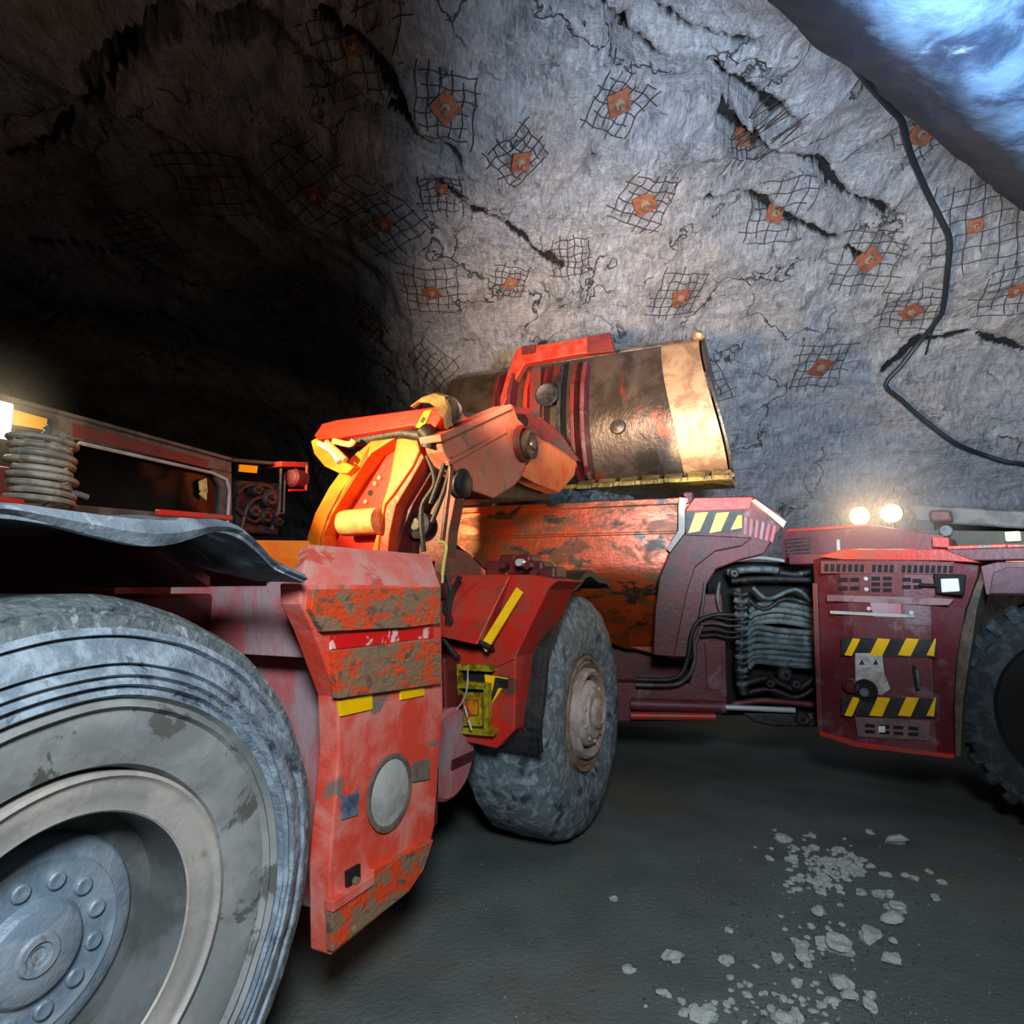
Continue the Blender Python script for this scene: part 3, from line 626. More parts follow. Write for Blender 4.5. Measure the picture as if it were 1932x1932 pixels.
for pts in ([(820, 812), (842, 850), (830, 900), (812, 950)], [(835, 820), (850, 880), (842, 960), (835, 1020)], [(806, 860), (820, 910), (795, 960), (800, 1040)], [(850, 880), (838, 925), (815, 985)]):
    obj('boom_hose', MB().tube(polyf(LF, B0-.02, pts), .017, 8, 6), blk if pts[0][0] != 835 else dred, boom, smooth=True)

# lift arm
arm_o = [(831, 824), (870, 802), (945, 769), (968, 763), (978, 790), (1000, 812), (1022, 828), (1040, 836), (1062, 850), (1089, 872), (1084, 898), (1056, 930), (1022, 917), (986, 899), (972, 916), (932, 941), (892, 926), (878, 905), (856, 884), (838, 852)]
arm = obj('lift_arm', MB().prism(poly(LF, -.55, arm_o), LF.R*-.14), salmon, loader, .012)
obj('arm_ridge', MB().prism(poly(LF, -.52, [(831, 820), (965, 762), (967, 772), (834, 834)]), LF.R*-.17), salmon, arm, .008)
obj('arm_ridge', MB().prism(poly(LF, -.535, [(846, 870), (955, 812), (956, 817), (848, 878)]), LF.R*-.03), salmon, arm, .004)
obj('arm_cap', MB().prism(poly(LF, -.535, [(1008, 838), (1030, 834), (1088, 872), (1084, 897), (1056, 929), (1010, 912), (985, 898), (1000, 868)]), LF.R*-.03), mat('bright_orange_end', L(232, 122, 60), L(232, 84, 30), 4, .45, .6, rough=.4), arm, .006)
obj('pivot_boss', MB().lathe(LF.hr(983, 838, -.55), LF.R, [(.15, -.02), (.155, .03), (.13, .05), (.125, .02)], 40), dred, arm, smooth=True)
obj('pivot_pin', MB().lathe(LF.hr(994, 840, -.53), LF.R, [(.12, -.02), (.12, .05), (.1, .06), (.08, .045), (.05, .05), (.04, .07), (.001, .07)], 40), steel, arm, smooth=True)
obj('lift_arm', MB().prism([p-LF.R*1.0 for p in poly(LF, -.55, arm_o[2:16])], LF.R*-.14), salmon, loader, .012)
mb = MB(); mb.prism(poly(LF, -.72, [(855, 890), (900, 940), (1040, 942), (1040, 925), (990, 900), (930, 925)]), LF.R*-.9); obj('arm_cross_member', mb, dgrey, loader, .01)
obj('arm_pin', MB().lathe(LF.hr(872, 912, -.56), LF.R, [(.1, -.05), (.1, .02), (.06, .05), (.001, .05)], 32), dgrey, loader, smooth=True)

# ---------------------------------------------------------------- bucket
bucket = bpy.data.objects.new('bucket', None); col.objects.link(bucket); bucket.parent = loader; bucket.location = BK.w(0, -1.5, 3.6)-org(loader); ORG[bucket.name] = BK.w(0, -1.5, 3.6)
zt = BK.hf(1292, 636, 0).z; zb = BK.hf(1345, 900, 0).z
W = 3.15
prof = [(.16, zt), (.02, zt-.06), (-.06, zt-.2), (-.14, zt-.45), (-.18, zt-.75), (-.16, zt-1.0), (-.09, zt-1.25), (.0, zb+.18), (.10, zb+.07), (.22, zb+.01)]
prof = cr([Vector((a, b, 0)) for a, b in prof], 3)
def shellx(s0, s1, n=14, off=0, pr=prof):
    rows = []
    for i in range(n+1):
        s = s0+(s1-s0)*i/n
        fl_ = sm(-1.4, 0, s)
        rows.append([BK.w(p.x+off, s+fl_*.24*sm(zt, zb, p.y)*1.0-.02*fl_, p.y-.1*(1-fl_)*sm(zt, zb, p.y)*0) for p in pr])
    return rows
obj('bucket_hide', MB().grid(shellx(-W, -.42), BK.F*.05), buck, bucket, smooth=True)
obj('wear_or_lit_plate', MB().grid(shellx(-.42, 0, 6, -.012), BK.F*.06), brsteel, bucket, smooth=True)  # lamp-lit end of the hide, built as a lighter-coloured strip
# side cheeks (mouth turned down and away)
def cheek(s):
    o = [BK.w(p.x, s+(.24 if s > -.5 else 0)*sm(zt, zb, p.y), p.y) for p in prof]
    o += [BK.w(.9, s+(.2 if s > -.5 else 0), zb+.05), BK.w(1.25, s, zb+.5), BK.w(.9, s, zt-.1)]
    return o
obj('bucket_cheek', MB().prism(cheek(0), BK.R*.035), buck, bucket, .006)
obj('bucket_cheek', MB().prism(cheek(-W), BK.R*-.035), buck, bucket, .006)
obj('bucket_top', MB().prism([BK.w(.1, -W, zt-.02), BK.w(.1, 0, zt-.02), BK.w(.95, 0, zt-.1), BK.w(.95, -W, zt-.1)], (0, 0, .04)), steel, bucket, .006)
gold = mat('lip_edge_steel', L(176, 150, 84), L(126, 104, 60), 9, rough=.45, metal=.4)
obj('bucket_lip', MB().prism([BK.w(-.04, -2.0, zb-.02), BK.w(-.07, .26, zb-.05), BK.w(.55, .26, zb-.05), BK.w(.55, -2.0, zb-.02)], (0, 0, .055)), gold, bucket, .01)
for i in range(7):
    s = -1.35+i*.25; c = BK.w(-.1, s, zb-.005)
    obj('lip_segment', MB().prism([BK.w(-.12, s-.09, zb-.05), BK.w(-.14, s+.09, zb-.06), BK.w(.02, s+.1, zb+.03), BK.w(.02, s-.1, zb+.03)], (0, 0, .05)), gold, bucket, .012)
for (s, z) in ((-.02, zt-.02), (.22, zb+.0)):
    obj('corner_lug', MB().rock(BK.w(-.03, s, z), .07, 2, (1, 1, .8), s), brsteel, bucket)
obj('hide_dent', MB().lathe(BK.w(-.19, -.92, zt-1.0), -BK.F, [(.09, -.02), (.08, .004), (.05, .012), (.045, .002), (.02, .01), (.001, .01)], 32), steel, bucket, smooth=True)
obj('hide_seam', MB().tube([BK.w(-.155, s, zt-.68) for s in np.linspace(-1.1, -.45, 8)], .014, 8), steel, bucket, smooth=True)
# ear plates
earm = [dred, tred, red, dred, blk, dred, tred]
for i, s in enumerate((-2.42, -2.22, -2.0, -1.78, -1.58, -1.42, -1.3)):
    pr = [(-.02, zt-.08), (-.22, zt-.2), (-.36, zt-.5), (-.40, zt-.85), (-.38, zt-1.15), (-.28, zt-1.45), (-.1, zb+.05), (-.02, zb+.15), (-.1, zt-1.1), (-.12, zt-.6)]
    obj('ear_plate', MB().prism([BK.w(a, s, b) for a, b in pr], BK.R*.05), earm[i], bucket, .01)
pl_ = [(975, 658), (1150, 628), (1158, 660), (1090, 668), (990, 686), (965, 730), (950, 765), (938, 768), (958, 700)]
obj('spill_guard', MB().prism(polyf(BK, -.2, pl_), BK.F*.12), red, bucket, .01)
rb = lambda n, pts, f, th, m: obj(n, MB().prism(polyf(BK, f, pts), BK.F*th), m, bucket, .004)
rb('spill_guard_end', [(1108, 636), (1150, 627), (1159, 662), (1108, 668)], -.24, .06, dred)
rb('spill_guard_cap', [(984, 653), (1010, 650), (1008, 664), (984, 668)], -.24, .06, dred)
obj('crowd_pin', MB().lathe(BK.hf(1032, 745, -.44), -BK.F, [(.13, -.02), (.14, .02), (.12, .04), (.08, .02), (.001, .02)], 32), dgrey, bucket, smooth=True)
rb('crowd_link', [(965, 765), (1000, 770), (1060, 820), (1092, 868), (1080, 872), (1020, 830), (985, 800)], -.45, .1, dred)
rb('crowd_link', [(1000, 700), (1020, 690), (1018, 790), (1050, 850), (1030, 840), (998, 790)], -.46, .08, dred)
obj('crowd_cylinder', MB().tube([LF.hr(862, 800, -1.1), BK.w(-.45, -2.0, zt-.9)], .1, 20), dgrey, bucket, smooth=True)

# ---------------------------------------------------------------- truck box
top = 0
bot = [(850, 1012), (868, 1030), (890, 1048), (930, 1085), (980, 1120), (1040, 1160), (1110, 1205), (1170, 1232), (1240, 1240), (1300, 1240)]
def curve_in(z):        # how far the side tucks under, by height
    return .02*sm(2.4, 2.2, z)*0+.75*(1-sm(.7, 2.1, z))**1.3
cols = []
xs_ = [850, 856, 868, 890, 930, 980, 1040, 1110, 1170, 1240, 1300]
by = [1008, 1022, 1032, 1048, 1085, 1120, 1160, 1205, 1232, 1240, 1240]
ty = [962, 958, 957, 957, 956, 955, 952, 950, 947, 944, 942]
for x, yb, yt in zip(xs_, by, ty):
    pt_ = TB.hr(x, yt, 0); pb_ = TB.hr(x, yb, 0); f = TB.loc(pt_)[0]
    cols.append((f, pt_.z, pb_.z))
fs = np.linspace(cols[0][0], cols[-1][0], 60)
ztp = np.interp(fs, [c[0] for c in cols], [c[1] for c in cols]); zbt = np.interp(fs, [c[0] for c in cols], [c[2] for c in cols])
rows = [[TB.w(f, -curve_in(zz), zz) for zz in np.linspace(a, b, 24)] for f, a, b in zip(fs, ztp, zbt)]
bx = obj('box_side', MB().grid(rows, TB.R*-.05), boxm, truck, smooth=True)
ZT = float(ztp.mean()); f0 = fs[0]; f1 = fs[-1]
obj('box_rim', MB().prism([TB.w(f0+.03, .03, ztp[0]-.05), TB.w(f1, .03, ztp[-1]-.05), TB.w(f1, .03, ztp[-1]+.02), TB.w(f0+.03, .03, ztp[0]+.02)], TB.R*-.12), boxm, bx, .01)
obj('box_rib', MB().prism([TB.w(f0+.5, .012, ZT-.36), TB.w(f1-.1, .012, ZT-.34), TB.w(f1-.1, .012, ZT-.31), TB.w(f0+.5, .012, ZT-.33)], TB.R*-.04), boxm, bx, .008)
obj('box_floor', MB().prism([TB.w(f0+.4, -.5, 1.55), TB.w(f1, -.5, 1.0), TB.w(f1, -2.4, 1.0), TB.w(f0+.4, -2.4, 1.55)], (0, 0, .1)), boxm, truck, .01)
obj('box_side', MB().prism([TB.w(f0, -2.6, ZT), TB.w(f1, -2.6, ZT), TB.w(f1, -2.5, 1.0), TB.w(f0+.6, -2.5, 1.5), TB.w(f0, -2.6, 2.2)], TB.R*-.05), boxm, truck, .01)
obj('headboard', MB().fbox(TB, f1-.05, f1+.05, -2.6, -.05, 1.1, ZT+.1), tred, truck, .02)
obj('chassis', MB().fbox(TB, f0+.8, f1+.1, -1.8, -.75, .65, 1.15), dred, truck, .03)
# ore
rows = []
for j in range(60):
    row = []
    for i in range(90):
        f = f0+.1+(f1-f0-.2)*i/89; r = -.08-2.45*j/59
        h = .62*math.sin(PI*min(1, max(0, (i/89)))**.8)*math.sin(PI*(j/59))
        n = .10*noise.noise(Vector((f*3, r*3, 1)))+.08*noise.noise(Vector((f*8, r*8, 4)))+.04*noise.noise(Vector((f*19, r*19, 4)))
        row.append(TB.w(f, r, ZT-.14+h+n*1.2))
    rows.append(row)
tag(obj('ore_load', MB().grid(rows), orem), 'heap of blue grey broken ore filling the truck box', 'ore', kind='stuff')
# headboard guard
hg = obj('headboard_guard', MB().prism(poly(TB, .08, [(1290, 966), (1312, 938), (1422, 936), (1470, 968), (1484, 986), (1462, 1012), (1442, 1046), (1400, 1056), (1352, 1074), (1330, 1110), (1320, 1160), (1296, 1240), (1262, 1240), (1268, 1150), (1282, 1090), (1300, 1040), (1292, 1010)]), TB.R*-.5), tred, truck, .015)
obj('headboard_channel', MB().prism(poly(TB, .13, [(1290, 1008), (1420, 1014), (1400, 1030), (1350, 1040), (1312, 1070), (1296, 1120), (1272, 1240), (1232, 1236), (1236, 1150), (1244, 1090), (1262, 1045)]), TB.R*-.12), dred, truck, .01)
rt = lambda n, pts, r, th, m, par=None, bev=.002: obj(n, MB().prism(poly(TB, r, pts), TB.R*-th), m, par or hg, bev)
rt('hazard_panel', [(1294, 966), (1404, 962), (1400, 1002), (1302, 1008), (1296, 1000)], .09, .008, haz, bev=0)
for x in (1298, 1338, 1378):
    w = 24 if x < 1370 else 18
    rt('hazard_stripe', [(x+14, 968), (x+14+w, 966), (x+w-2, 1002), (x, 1006)] if x < 1370 else [(1392, 972), (1400, 972), (1400, 996), (1378, 1000)], .095, .008, yel, bev=0)
for i in range(6): rt('guard_rib', [(1404+i*11, 975+i*3), (1410+i*11, 977+i*3), (1408+i*10, 1010+i*3), (1402+i*10, 1010+i*2)], .10, .03, pink)
rt('lit_edge', [(1418, 944), (1426, 942), (1484, 984), (1478, 996)], .14, .1, mat('lit_cream_edge', L(230, 190, 160), rough=.4, bump=.1), bev=.004)  # warm light along the headboard edge, put into its cream colour
rt('guard_top', [(1310, 940), (1420, 938), (1414, 960), (1294, 964)], .10, .03, red)
rt('pale_gasket', [(1282, 938), (1296, 940), (1292, 965), (1292, 1005), (1264, 1042), (1258, 1036), (1280, 1000), (1280, 960)], .10, .02, grey)
# lower frame near the joint
obj('hinge_post', MB().prism(poly(TB, .0, [(1318, 1120), (1362, 1120), (1370, 1200), (1372, 1312), (1340, 1330), (1290, 1328), (1308, 1260), (1304, 1200)]), TB.R*-.4), tred, truck, .015)
obj('lower_frame', MB().prism(poly(TB, .02, [(1150, 1288), (1300, 1290), (1320, 1300), (1372, 1300), (1372, 1340), (1330, 1360), (1150, 1362)]), TB.R*-.3), tred, truck, .012)
rt('hinge_plate', [(1330, 1210), (1362, 1208), (1364, 1300), (1334, 1304)], .03, .03, tred, truck, .006)
def wtube(name, pts, r, m, off, parent=truck, fr=TB, seg=12, s=0): return obj(name, MB().tube(poly(fr, off, pts), r, seg, s), m, parent, smooth=True)
wtube('steering_cylinder', [(1190, 1328), (1368, 1334)], .058, tred, .12)
wtube('steering_rod', [(1366, 1334), (1500, 1340)], .026, chrome, .12)
wtube('lower_cylinder', [(1190, 1350), (1350, 1352)], .04, red, .10)
wtube('hose', [(1200, 1282), (1262, 1282), (1286, 1270), (1298, 1240), (1304, 1200), (1318, 1172), (1350, 1160), (1385, 1160)], .022, dgrey, .15, s=5)
wtube('hose', [(1200, 1292), (1270, 1292), (1298, 1276), (1310, 1250), (1312, 1215), (1325, 1180)], .02, greyf, .16, s=5)
for y in (1166, 1178, 1190, 1200): wtube('hose', [(1322, y), (1350, y-2), (1376, y+3), (1398, y+2)], .014, dgrey if y != 1178 else greyf, .14, s=4)
wtube('post_hose', [(1330, 1100), (1326, 1140), (1322, 1165)], .016, greyf, .1, s=3)
wtube('post_hose', [(1358, 1098), (1354, 1130), (1362, 1160)], .016, hose, .1, s=3)
# articulation: dark core, bellows of hoses, spiral hose
obj('joint_core', MB().prism(poly(TB, -.35, [(1330, 1060), (1570, 1060), (1570, 1350), (1360, 1350)]), TB.R*-.8), black, truck, .02)
for i in range(11):
    y = 1146+i*10.5
    y1 = y-6 if i < 4 else y
    wtube('bellows_hose', [(1404+abs(i-6)*2, y+10), (1425, y-2+3*math.sin(i)), (1460, y1), (1500, y1+4), (1536, y+6)], .030, hose, -.05+.03*math.sin(i*2), s=5)
for i in range(14):
    y = 1118+i*13
    wtube('spiral_hose', [(1384+i*.6, y), (1398+3*math.sin(i*1.9), y+5), (1410, y+2)], .028, hose if i % 2 else dgrey, .06, s=3)
wtube('spiral_hose', [(1392, 1110), (1400, 1160), (1398, 1220), (1396, 1270), (1404, 1310)], .05, dgrey, .03, s=5)
for pts, r, m in (([(1372, 1080), (1420, 1074), (1468, 1076)], .035, hose), ([(1376, 1060), (1430, 1052), (1500, 1062)], .018, grey), ([(1380, 1096), (1440, 1092), (1530, 1094)], .03, blk), ([(1470, 1080), (1500, 1084), (1530, 1078)], .03, dgrey), ([(1420, 1108), (1450, 1130), (1500, 1112), (1530, 1134)], .02, hose),
                  ([(1400, 1120), (1440, 1150), (1480, 1130), (1530, 1140)], .022, dgrey), ([(1405, 1290), (1450, 1280), (1500, 1300), (1535, 1280)], .03, blk), ([(1400, 1310), (1450, 1300), (1500, 1316), (1535, 1300)], .025, dgrey), ([(1380, 1330), (1440, 1322), (1536, 1330)], .03, tred)):
    wtube('pipe', pts, r, m, .0, s=4)
for x, y, r in ((1480, 1272, .07), (1500, 1290, .05), (1452, 1288, .05), (1384, 1082, .05), (1512, 1355, .07)):
    obj('coupling', MB().lathe(TB.hr(x, y, .02), TB.R, [(r, -.05), (r, .04), (r*.7, .06), (r*.3, .06), (.001, .08)], 20), dgrey, truck, smooth=True)
obj('joint_bottom', MB().prism(poly(TB, .05, [(1400, 1345), (1540, 1345), (1545, 1372), (1460, 1372), (1420, 1362)]), TB.R*-.4), dgrey, truck, .02)

# ---------------------------------------------------------------- truck engine half
def th(px, py, r=0): return TF.hr(px, py, r)
ys = [1052, 1085, 1110, 1130, 1200, 1300, 1360]
L_ = [(1534, 1056), (1537, 1085), (1538, 1112), (1538, 1135), (1540, 1200), (1543, 1300), (1548, 1384)]
A_ = [(1580, 1046), (1584, 1082), (1588, 1112), (1600, 1135), (1608, 1200), (1612, 1300), (1618, 1402)]
B_ = [(1770, 1048), (1768, 1084), (1764, 1118), (1756, 1135), (1756, 1200), (1760, 1300), (1768, 1424)]
C_ = [(1848, 1064), (1844, 1090), (1832, 1124), (1822, 1150), (1810, 1220), (1800, 1320), (1802, 1428)]
rows = []
for l, a, b, c in zip(L_, A_, B_, C_):
    rows.append([th(*l, -.10), th(*a, .05), th((a[0]*2+b[0])/3, (a[1]*2+b[1])/3, .07), th((a[0]+b[0]*2)/3, (a[1]+b[1]*2)/3, .07), th(*b, .05), th(*c, -.06)])
ec = obj('engine_cover', MB().grid(rows, TF.R*-.06), tred, truck, .006)
re = lambda n, pts, m, r=.075, t=.012, bev=.002, par=ec: obj(n, MB().prism([th(x, y, r) for x, y in pts], TF.R*-t), m, par, bev)
re('cover_top', [(1540, 1050), (1590, 1036), (1780, 1036), (1850, 1062), (1780, 1058), (1590, 1056)], red, .09, .3, .006)
for i in range(22):
    x = 1556+i*11.2; y = 1064+.045*(x-1540)*.3
    if 1628 < x < 1640 or 1690 < x < 1700: continue
    re('louvre', [(x, y), (x+7, y), (x+6, y+14), (x-1, y+14)], black, .079, .008, 0)
re('louvre_frame', [(1548, 1058), (1800, 1060), (1796, 1084), (1548, 1082)], tred, .074, .01, .002)
for (x0, y0) in ((1582, 1090), (1604, 1090), (1582, 1106), (1604, 1106), (1644, 1088), (1666, 1088), (1644, 1099), (1666, 1099), (1644, 1110), (1666, 1110), (1702, 1090), (1722, 1092), (1702, 1104), (1724, 1104)):
    re('grille_slot', [(x0, y0), (x0+16, y0), (x0+16, y0+7), (x0, y0+7)], black, .079, .01, 0)
re('grille_frame', [(1640, 1052), (1690, 1052), (1690, 1124), (1640, 1124)], tred, .073, .012, .003)
for x, y in ((1634, 1092), (1635, 1112), (1720, 1156), (1640, 1148)): obj('bolt', MB().disc(th(x, y, .075), TF.R, .018, .015, 14), white, ec, smooth=True)
re('dust_ledge', [(1560, 1122), (1766, 1128), (1800, 1130), (1790, 1142), (1752, 1142), (1560, 1134)], mat('dusty_ledge', L(150, 118, 120), L(120, 84, 84), 6, rough=.8), .085, .02, .006)
re('latch_panel', [(1640, 1135), (1700, 1138), (1700, 1166), (1648, 1164)], pink, .083, .02, .006)
re('latch_bar', [(1566, 1152), (1726, 1160), (1726, 1166), (1566, 1158)], grey, .088, .012, .002)
re('door_panel', [(1608, 1172), (1752, 1180), (1756, 1350), (1614, 1340)], tred, .079, .012, .004)
re('mirror_arm', [(1734, 1100), (1776, 1102), (1776, 1108), (1734, 1106)], black, .13, .02, .003)
re('marker_housing', [(1760, 1082), (1822, 1084), (1818, 1124), (1766, 1120)], black, .12, .05, .01)
re('white_marker', [(1774, 1092), (1808, 1091), (1811, 1116), (1776, 1118)], wht, .135, .03, .008)
def band(ya, yb, xa=1588, xb=1766):
    re('hazard_band', [(xa, ya), (xb, ya+5), (xb, yb+5), (xa, yb)], haz, .094, .010, 0)
    for i, x in enumerate((1597, 1644, 1698, 1752)):
        w = 24 if 0 < i < 3 else 14
        re('hazard_stripe', [(x+12, ya+1), (min(xb, x+12+w), ya+3), (min(xb, x+w-4), yb+2), (x-4, yb)], yel, .098, .010, 0)
band(1203, 1236); band(1314, 1350)
re('white_plate', [(1613, 1232), (1664, 1232), (1668, 1270), (1680, 1300), (1664, 1312), (1640, 1310), (1614, 1300)], white, .096, .012, .003)
for x in (1626, 1652): re('plate_mark', [(x-5, 1254), (x+5, 1254), (x, 1244)], dgrey, .1, .006, 0)
obj('filler_opening', MB().lathe(th(1634, 1302, .095), TF.R, [(.085, -.01), (.09, .012), (.07, .016), (.065, .002), (.001, .002)], 32), black, ec, smooth=True)
obj('filler_cap', MB().lathe(th(1632, 1306, .1), TF.R, [(.035, .0), (.035, .02), (.001, .025)], 24), hose, ec, smooth=True)
obj('drain_boss', MB().lathe(th(1607, 1292, .075), TF.R, [(.06, -.01), (.062, .03), (.04, .035), (.038, .01), (.001, .01)], 24), dred, ec, smooth=True)
re('door_handle', [(1720, 1258), (1726, 1256), (1736, 1302), (1728, 1306)], black, .098, .012, .004)
re('door_handle_bar', [(1727, 1264), (1732, 1264), (1737, 1300), (1732, 1300)], hose, .108, .012, .003)
re('vent_surround', [(1612, 1352), (1756, 1360), (1752, 1398), (1618, 1390)], mat('grey_vent_panel', L(122, 92, 94), L(98, 78, 80), 9, rough=.6), .083, .01, .004)
for x in (1632, 1660, 1686, 1714):
    for y in (1366, 1377): re('vent_slot', [(x, y+(x-1632)*.06), (x+18, y+1+(x-1632)*.06), (x+18, y+7+(x-1632)*.06), (x, y+6+(x-1632)*.06)], black, .09, .008, 0)
re('vent_light', [(1657, 1370), (1670, 1370), (1670, 1382), (1657, 1382)], wht, .094, .006, .002)
re('bottom_edge', [(1546, 1380), (1618, 1400), (1800, 1424), (1800, 1432), (1616, 1410), (1546, 1388)], red, .08, .06, .004)
re('front_rail', [(1532, 1100), (1542, 1100), (1552, 1384), (1542, 1386)], tred, -.06, .06, .006)
# wheel arch edge
aro = [(1852, 1076), (1838, 1110), (1824, 1150), (1812, 1200), (1804, 1260), (1800, 1330), (1802, 1430)]
ari = [(1862, 1082), (1852, 1112), (1842, 1152), (1836, 1200), (1826, 1260), (1816, 1330), (1812, 1426)]
obj('wheel_arch', MB().grid([[th(*p, .02) for p in aro], [th(*p, .05) for p in ari]], TF.R*-.5), brn, truck, .008)
wc = th(2072, 1318, .1); wf, wr, wz = TF.loc(wc)
wheel(truck, TF.w(wf+.03, -.1, .875), TF.R, .9, 'truck')
wheel(truck, TF.w(wf, -2.3, .875), -TF.R, .9, 'truck')
wheel(truck, TB.w(-2.2, -2.3, .875), -TB.R, .9, 'truck')
# decks and cab
obj('engine_body', MB().fbox(TF, -.1, wf-1.0, -2.3, -.12, .6, 2.1), dred, truck, .02)
obj('engine_deck', MB().prism([TF.w(-.3, -.1, 2.02), TF.w(wf+1.5, -.1, 1.98), TF.w(wf+1.5, -2.4, 1.98), TF.w(-.3, -2.4, 2.02)], (0, 0, .10)), tred, truck, .01)
pd = lambda n, pts, r, t, m, bev=.006: obj(n, MB().prism([th(x, y, r) for x, y in pts], TF.R*-t), m, truck, bev)
pd('upper_hood', [(1476, 1000), (1500, 996), (1640, 990), (1780, 1010), (1790, 1046), (1770, 1046), (1540, 1054), (1476, 1062)], -.35, .7, tred)
pd('hood_edge', [(1484, 998), (1640, 988), (1640, 994), (1484, 1004)], -.33, .1, red)
hd = pd('hood_grille', [(1480, 1018), (1530, 1014), (1532, 1048), (1482, 1054)], -.34, .02, dgrey)
for i in range(5): obj('grille_bar', MB().prism([th(x, y, -.33) for x, y in ((1482, 1021+i*7), (1530, 1017+i*7), (1530, 1020+i*7), (1482, 1024+i*7))], TF.R*-.02), tred, hd)
pd('hood_latch', [(1578, 1018), (1584, 1018), (1585, 1040), (1579, 1040)], -.32, .03, grey, .002)
pd('orange_rail', [(1785, 1030), (1900, 1026), (1896, 1060), (1800, 1056)], -.25, .1, redhot)
pd('orange_rail', [(1900, 1026), (2100, 1030), (2100, 1070), (1896, 1066)], -.15, .1, redhot)
pd('rail_post', [(1758, 1012), (1790, 1014), (1792, 1034), (1760, 1032)], -.25, .1, red)
pd('fender_top', [(1850, 1068), (1882, 1060), (2200, 1064), (2200, 1126), (1860, 1122)], .06, .7, tred)
pd('fender_curve', [(1874, 1080), (1900, 1070), (2150, 1072), (2150, 1120), (1866, 1120)], .09, .04, mat('purple_grey_dusty_red', L(104, 66, 78), L(84, 50, 58), 5, rough=.6))
tcab = bpy.data.objects.new('cab', None); col.objects.link(tcab); tcab.parent = truck; ORG[tcab.name] = TF.w(1, -1.4, 0); tcab.location = TF.w(1, -1.4, 0)-org(truck)
pc = lambda n, pts, r, t, m, bev=.006: obj(n, MB().prism([th(x, y, r) for x, y in pts], TF.R*-t), m, tcab, bev)
pc('cab_roof', [(1712, 950), (1920, 962), (2100, 975), (2100, 1005), (1900, 996), (1730, 984)], -1.1, .9, greyf, .02)
pc('cab_pillar', [(1728, 980), (1760, 980), (1766, 1020), (1730, 1020)], -1.1, .1, dgrey)
pc('cab_sill', [(1730, 1000), (2100, 1004), (2100, 1040), (1730, 1030)], -1.0, .8, mat('dark_olive_sill', L(66, 62, 50), rough=.6))
pc('roof_fitting', [(1752, 962), (1792, 962), (1796, 984), (1756, 984)], -.95, .15, dred, .02)
obj('side_marker', MB().box(th(1911, 1012, -.9), TF.F*.05, TF.R*.03, Vector((0, 0, .04))), lampg, tcab, .008)
obj('handle_knob', MB().disc(th(1786, 1002, -.85), TF.R, .05, .04, 20), hose, tcab, smooth=True)
LAMPS = []
for (x, y) in ((1622, 974), (1682, 969)):
    c = th(x, y, -.45)
    hl = obj('headlamp', MB().lathe(c, (-Vector((.62, .78, 0))), [(.03, -.12), (.085, -.09), (.095, .0), (.088, .012), (.08, .0)], 32), dgrey, truck, smooth=True)
    obj('headlamp_lens', MB().lathe(c, (-Vector((.62, .78, 0))), [(.078, -.005), (.06, .012), (.001, .018)], 32), lampw, hl, smooth=True)
    obj('headlamp_bracket', MB().tube([c+Vector((0, 0, -.08)), c+Vector((0, 0, -.2))], .025, 8), dgrey, hl)
    LAMPS.append(c)

# ---------------------------------------------------------------- rock bolts with mesh mats
def bolt(px, py, size, plate_s, lab, rot_=0, nw=6, grp=None):
    h, n = rhit(px, py)
    if h is None: return
    # smooth normal over the neighbourhood
    ns = Vector(n)
    for dx, dy in ((-25, 0), (25, 0), (0, -25), (0, 25)):
        h2, n2 = rhit(px+dx, py+dy)
        if n2 is not None: ns += n2
    n = ns.normalized()
    e1 = n.cross(Vector((0, 0, 1))); e1 = e1.normalized() if e1.length > .1 else Vector((1, 0, 0)); e1 = Matrix.Rotation(rot_, 3, n) @ e1; e2 = n.cross(e1)
    t = thing('rock_bolt', h, lab, 'rock bolt', grp)
    def drop(u, v):
        p = h+e1*u+e2*v+n*.9
        q, _, _, _ = bvh.ray_cast(p, -n, 1.8)
        return (q+n*.022) if q is not None else h+e1*u+e2*v+n*.02
    mb = MB()
    for a in range(2):
        for i in range(nw):
            c = (i-(nw-1)/2)*size/nw; l0 = -size/2*random.uniform(.65, 1.15); l1 = size/2*random.uniform(.65, 1.15)
            pts = []
            for k in range(9):
                s = l0+(l1-l0)*k/8; w = c+.012*math.sin(k*1.7+i)
                pts.append(drop(s, w) if a == 0 else drop(w, s))
            mb.tube(pts, .0062, 5)
    obj('wire_mesh', mb, wire, t)
    if plate_s:
        c = h+n*.05; s = plate_s/2; th_ = math.radians(45 if random.random() < .5 else random.uniform(-20, 20))
        a1 = e1*math.cos(th_)+e2*math.sin(th_); a2 = n.cross(a1)
        obj('plate', MB().box(c, a1*s, a2*s, n*.012), rustp, t, .006)
        obj('bolt_head', MB().lathe(c+n*.01, n, [(s*.5, 0), (s*.42, .025), (s*.24, .035), (s*.2, .035), (s*.18, .08), (.001, .08)], 16), rust, t, smooth=True)
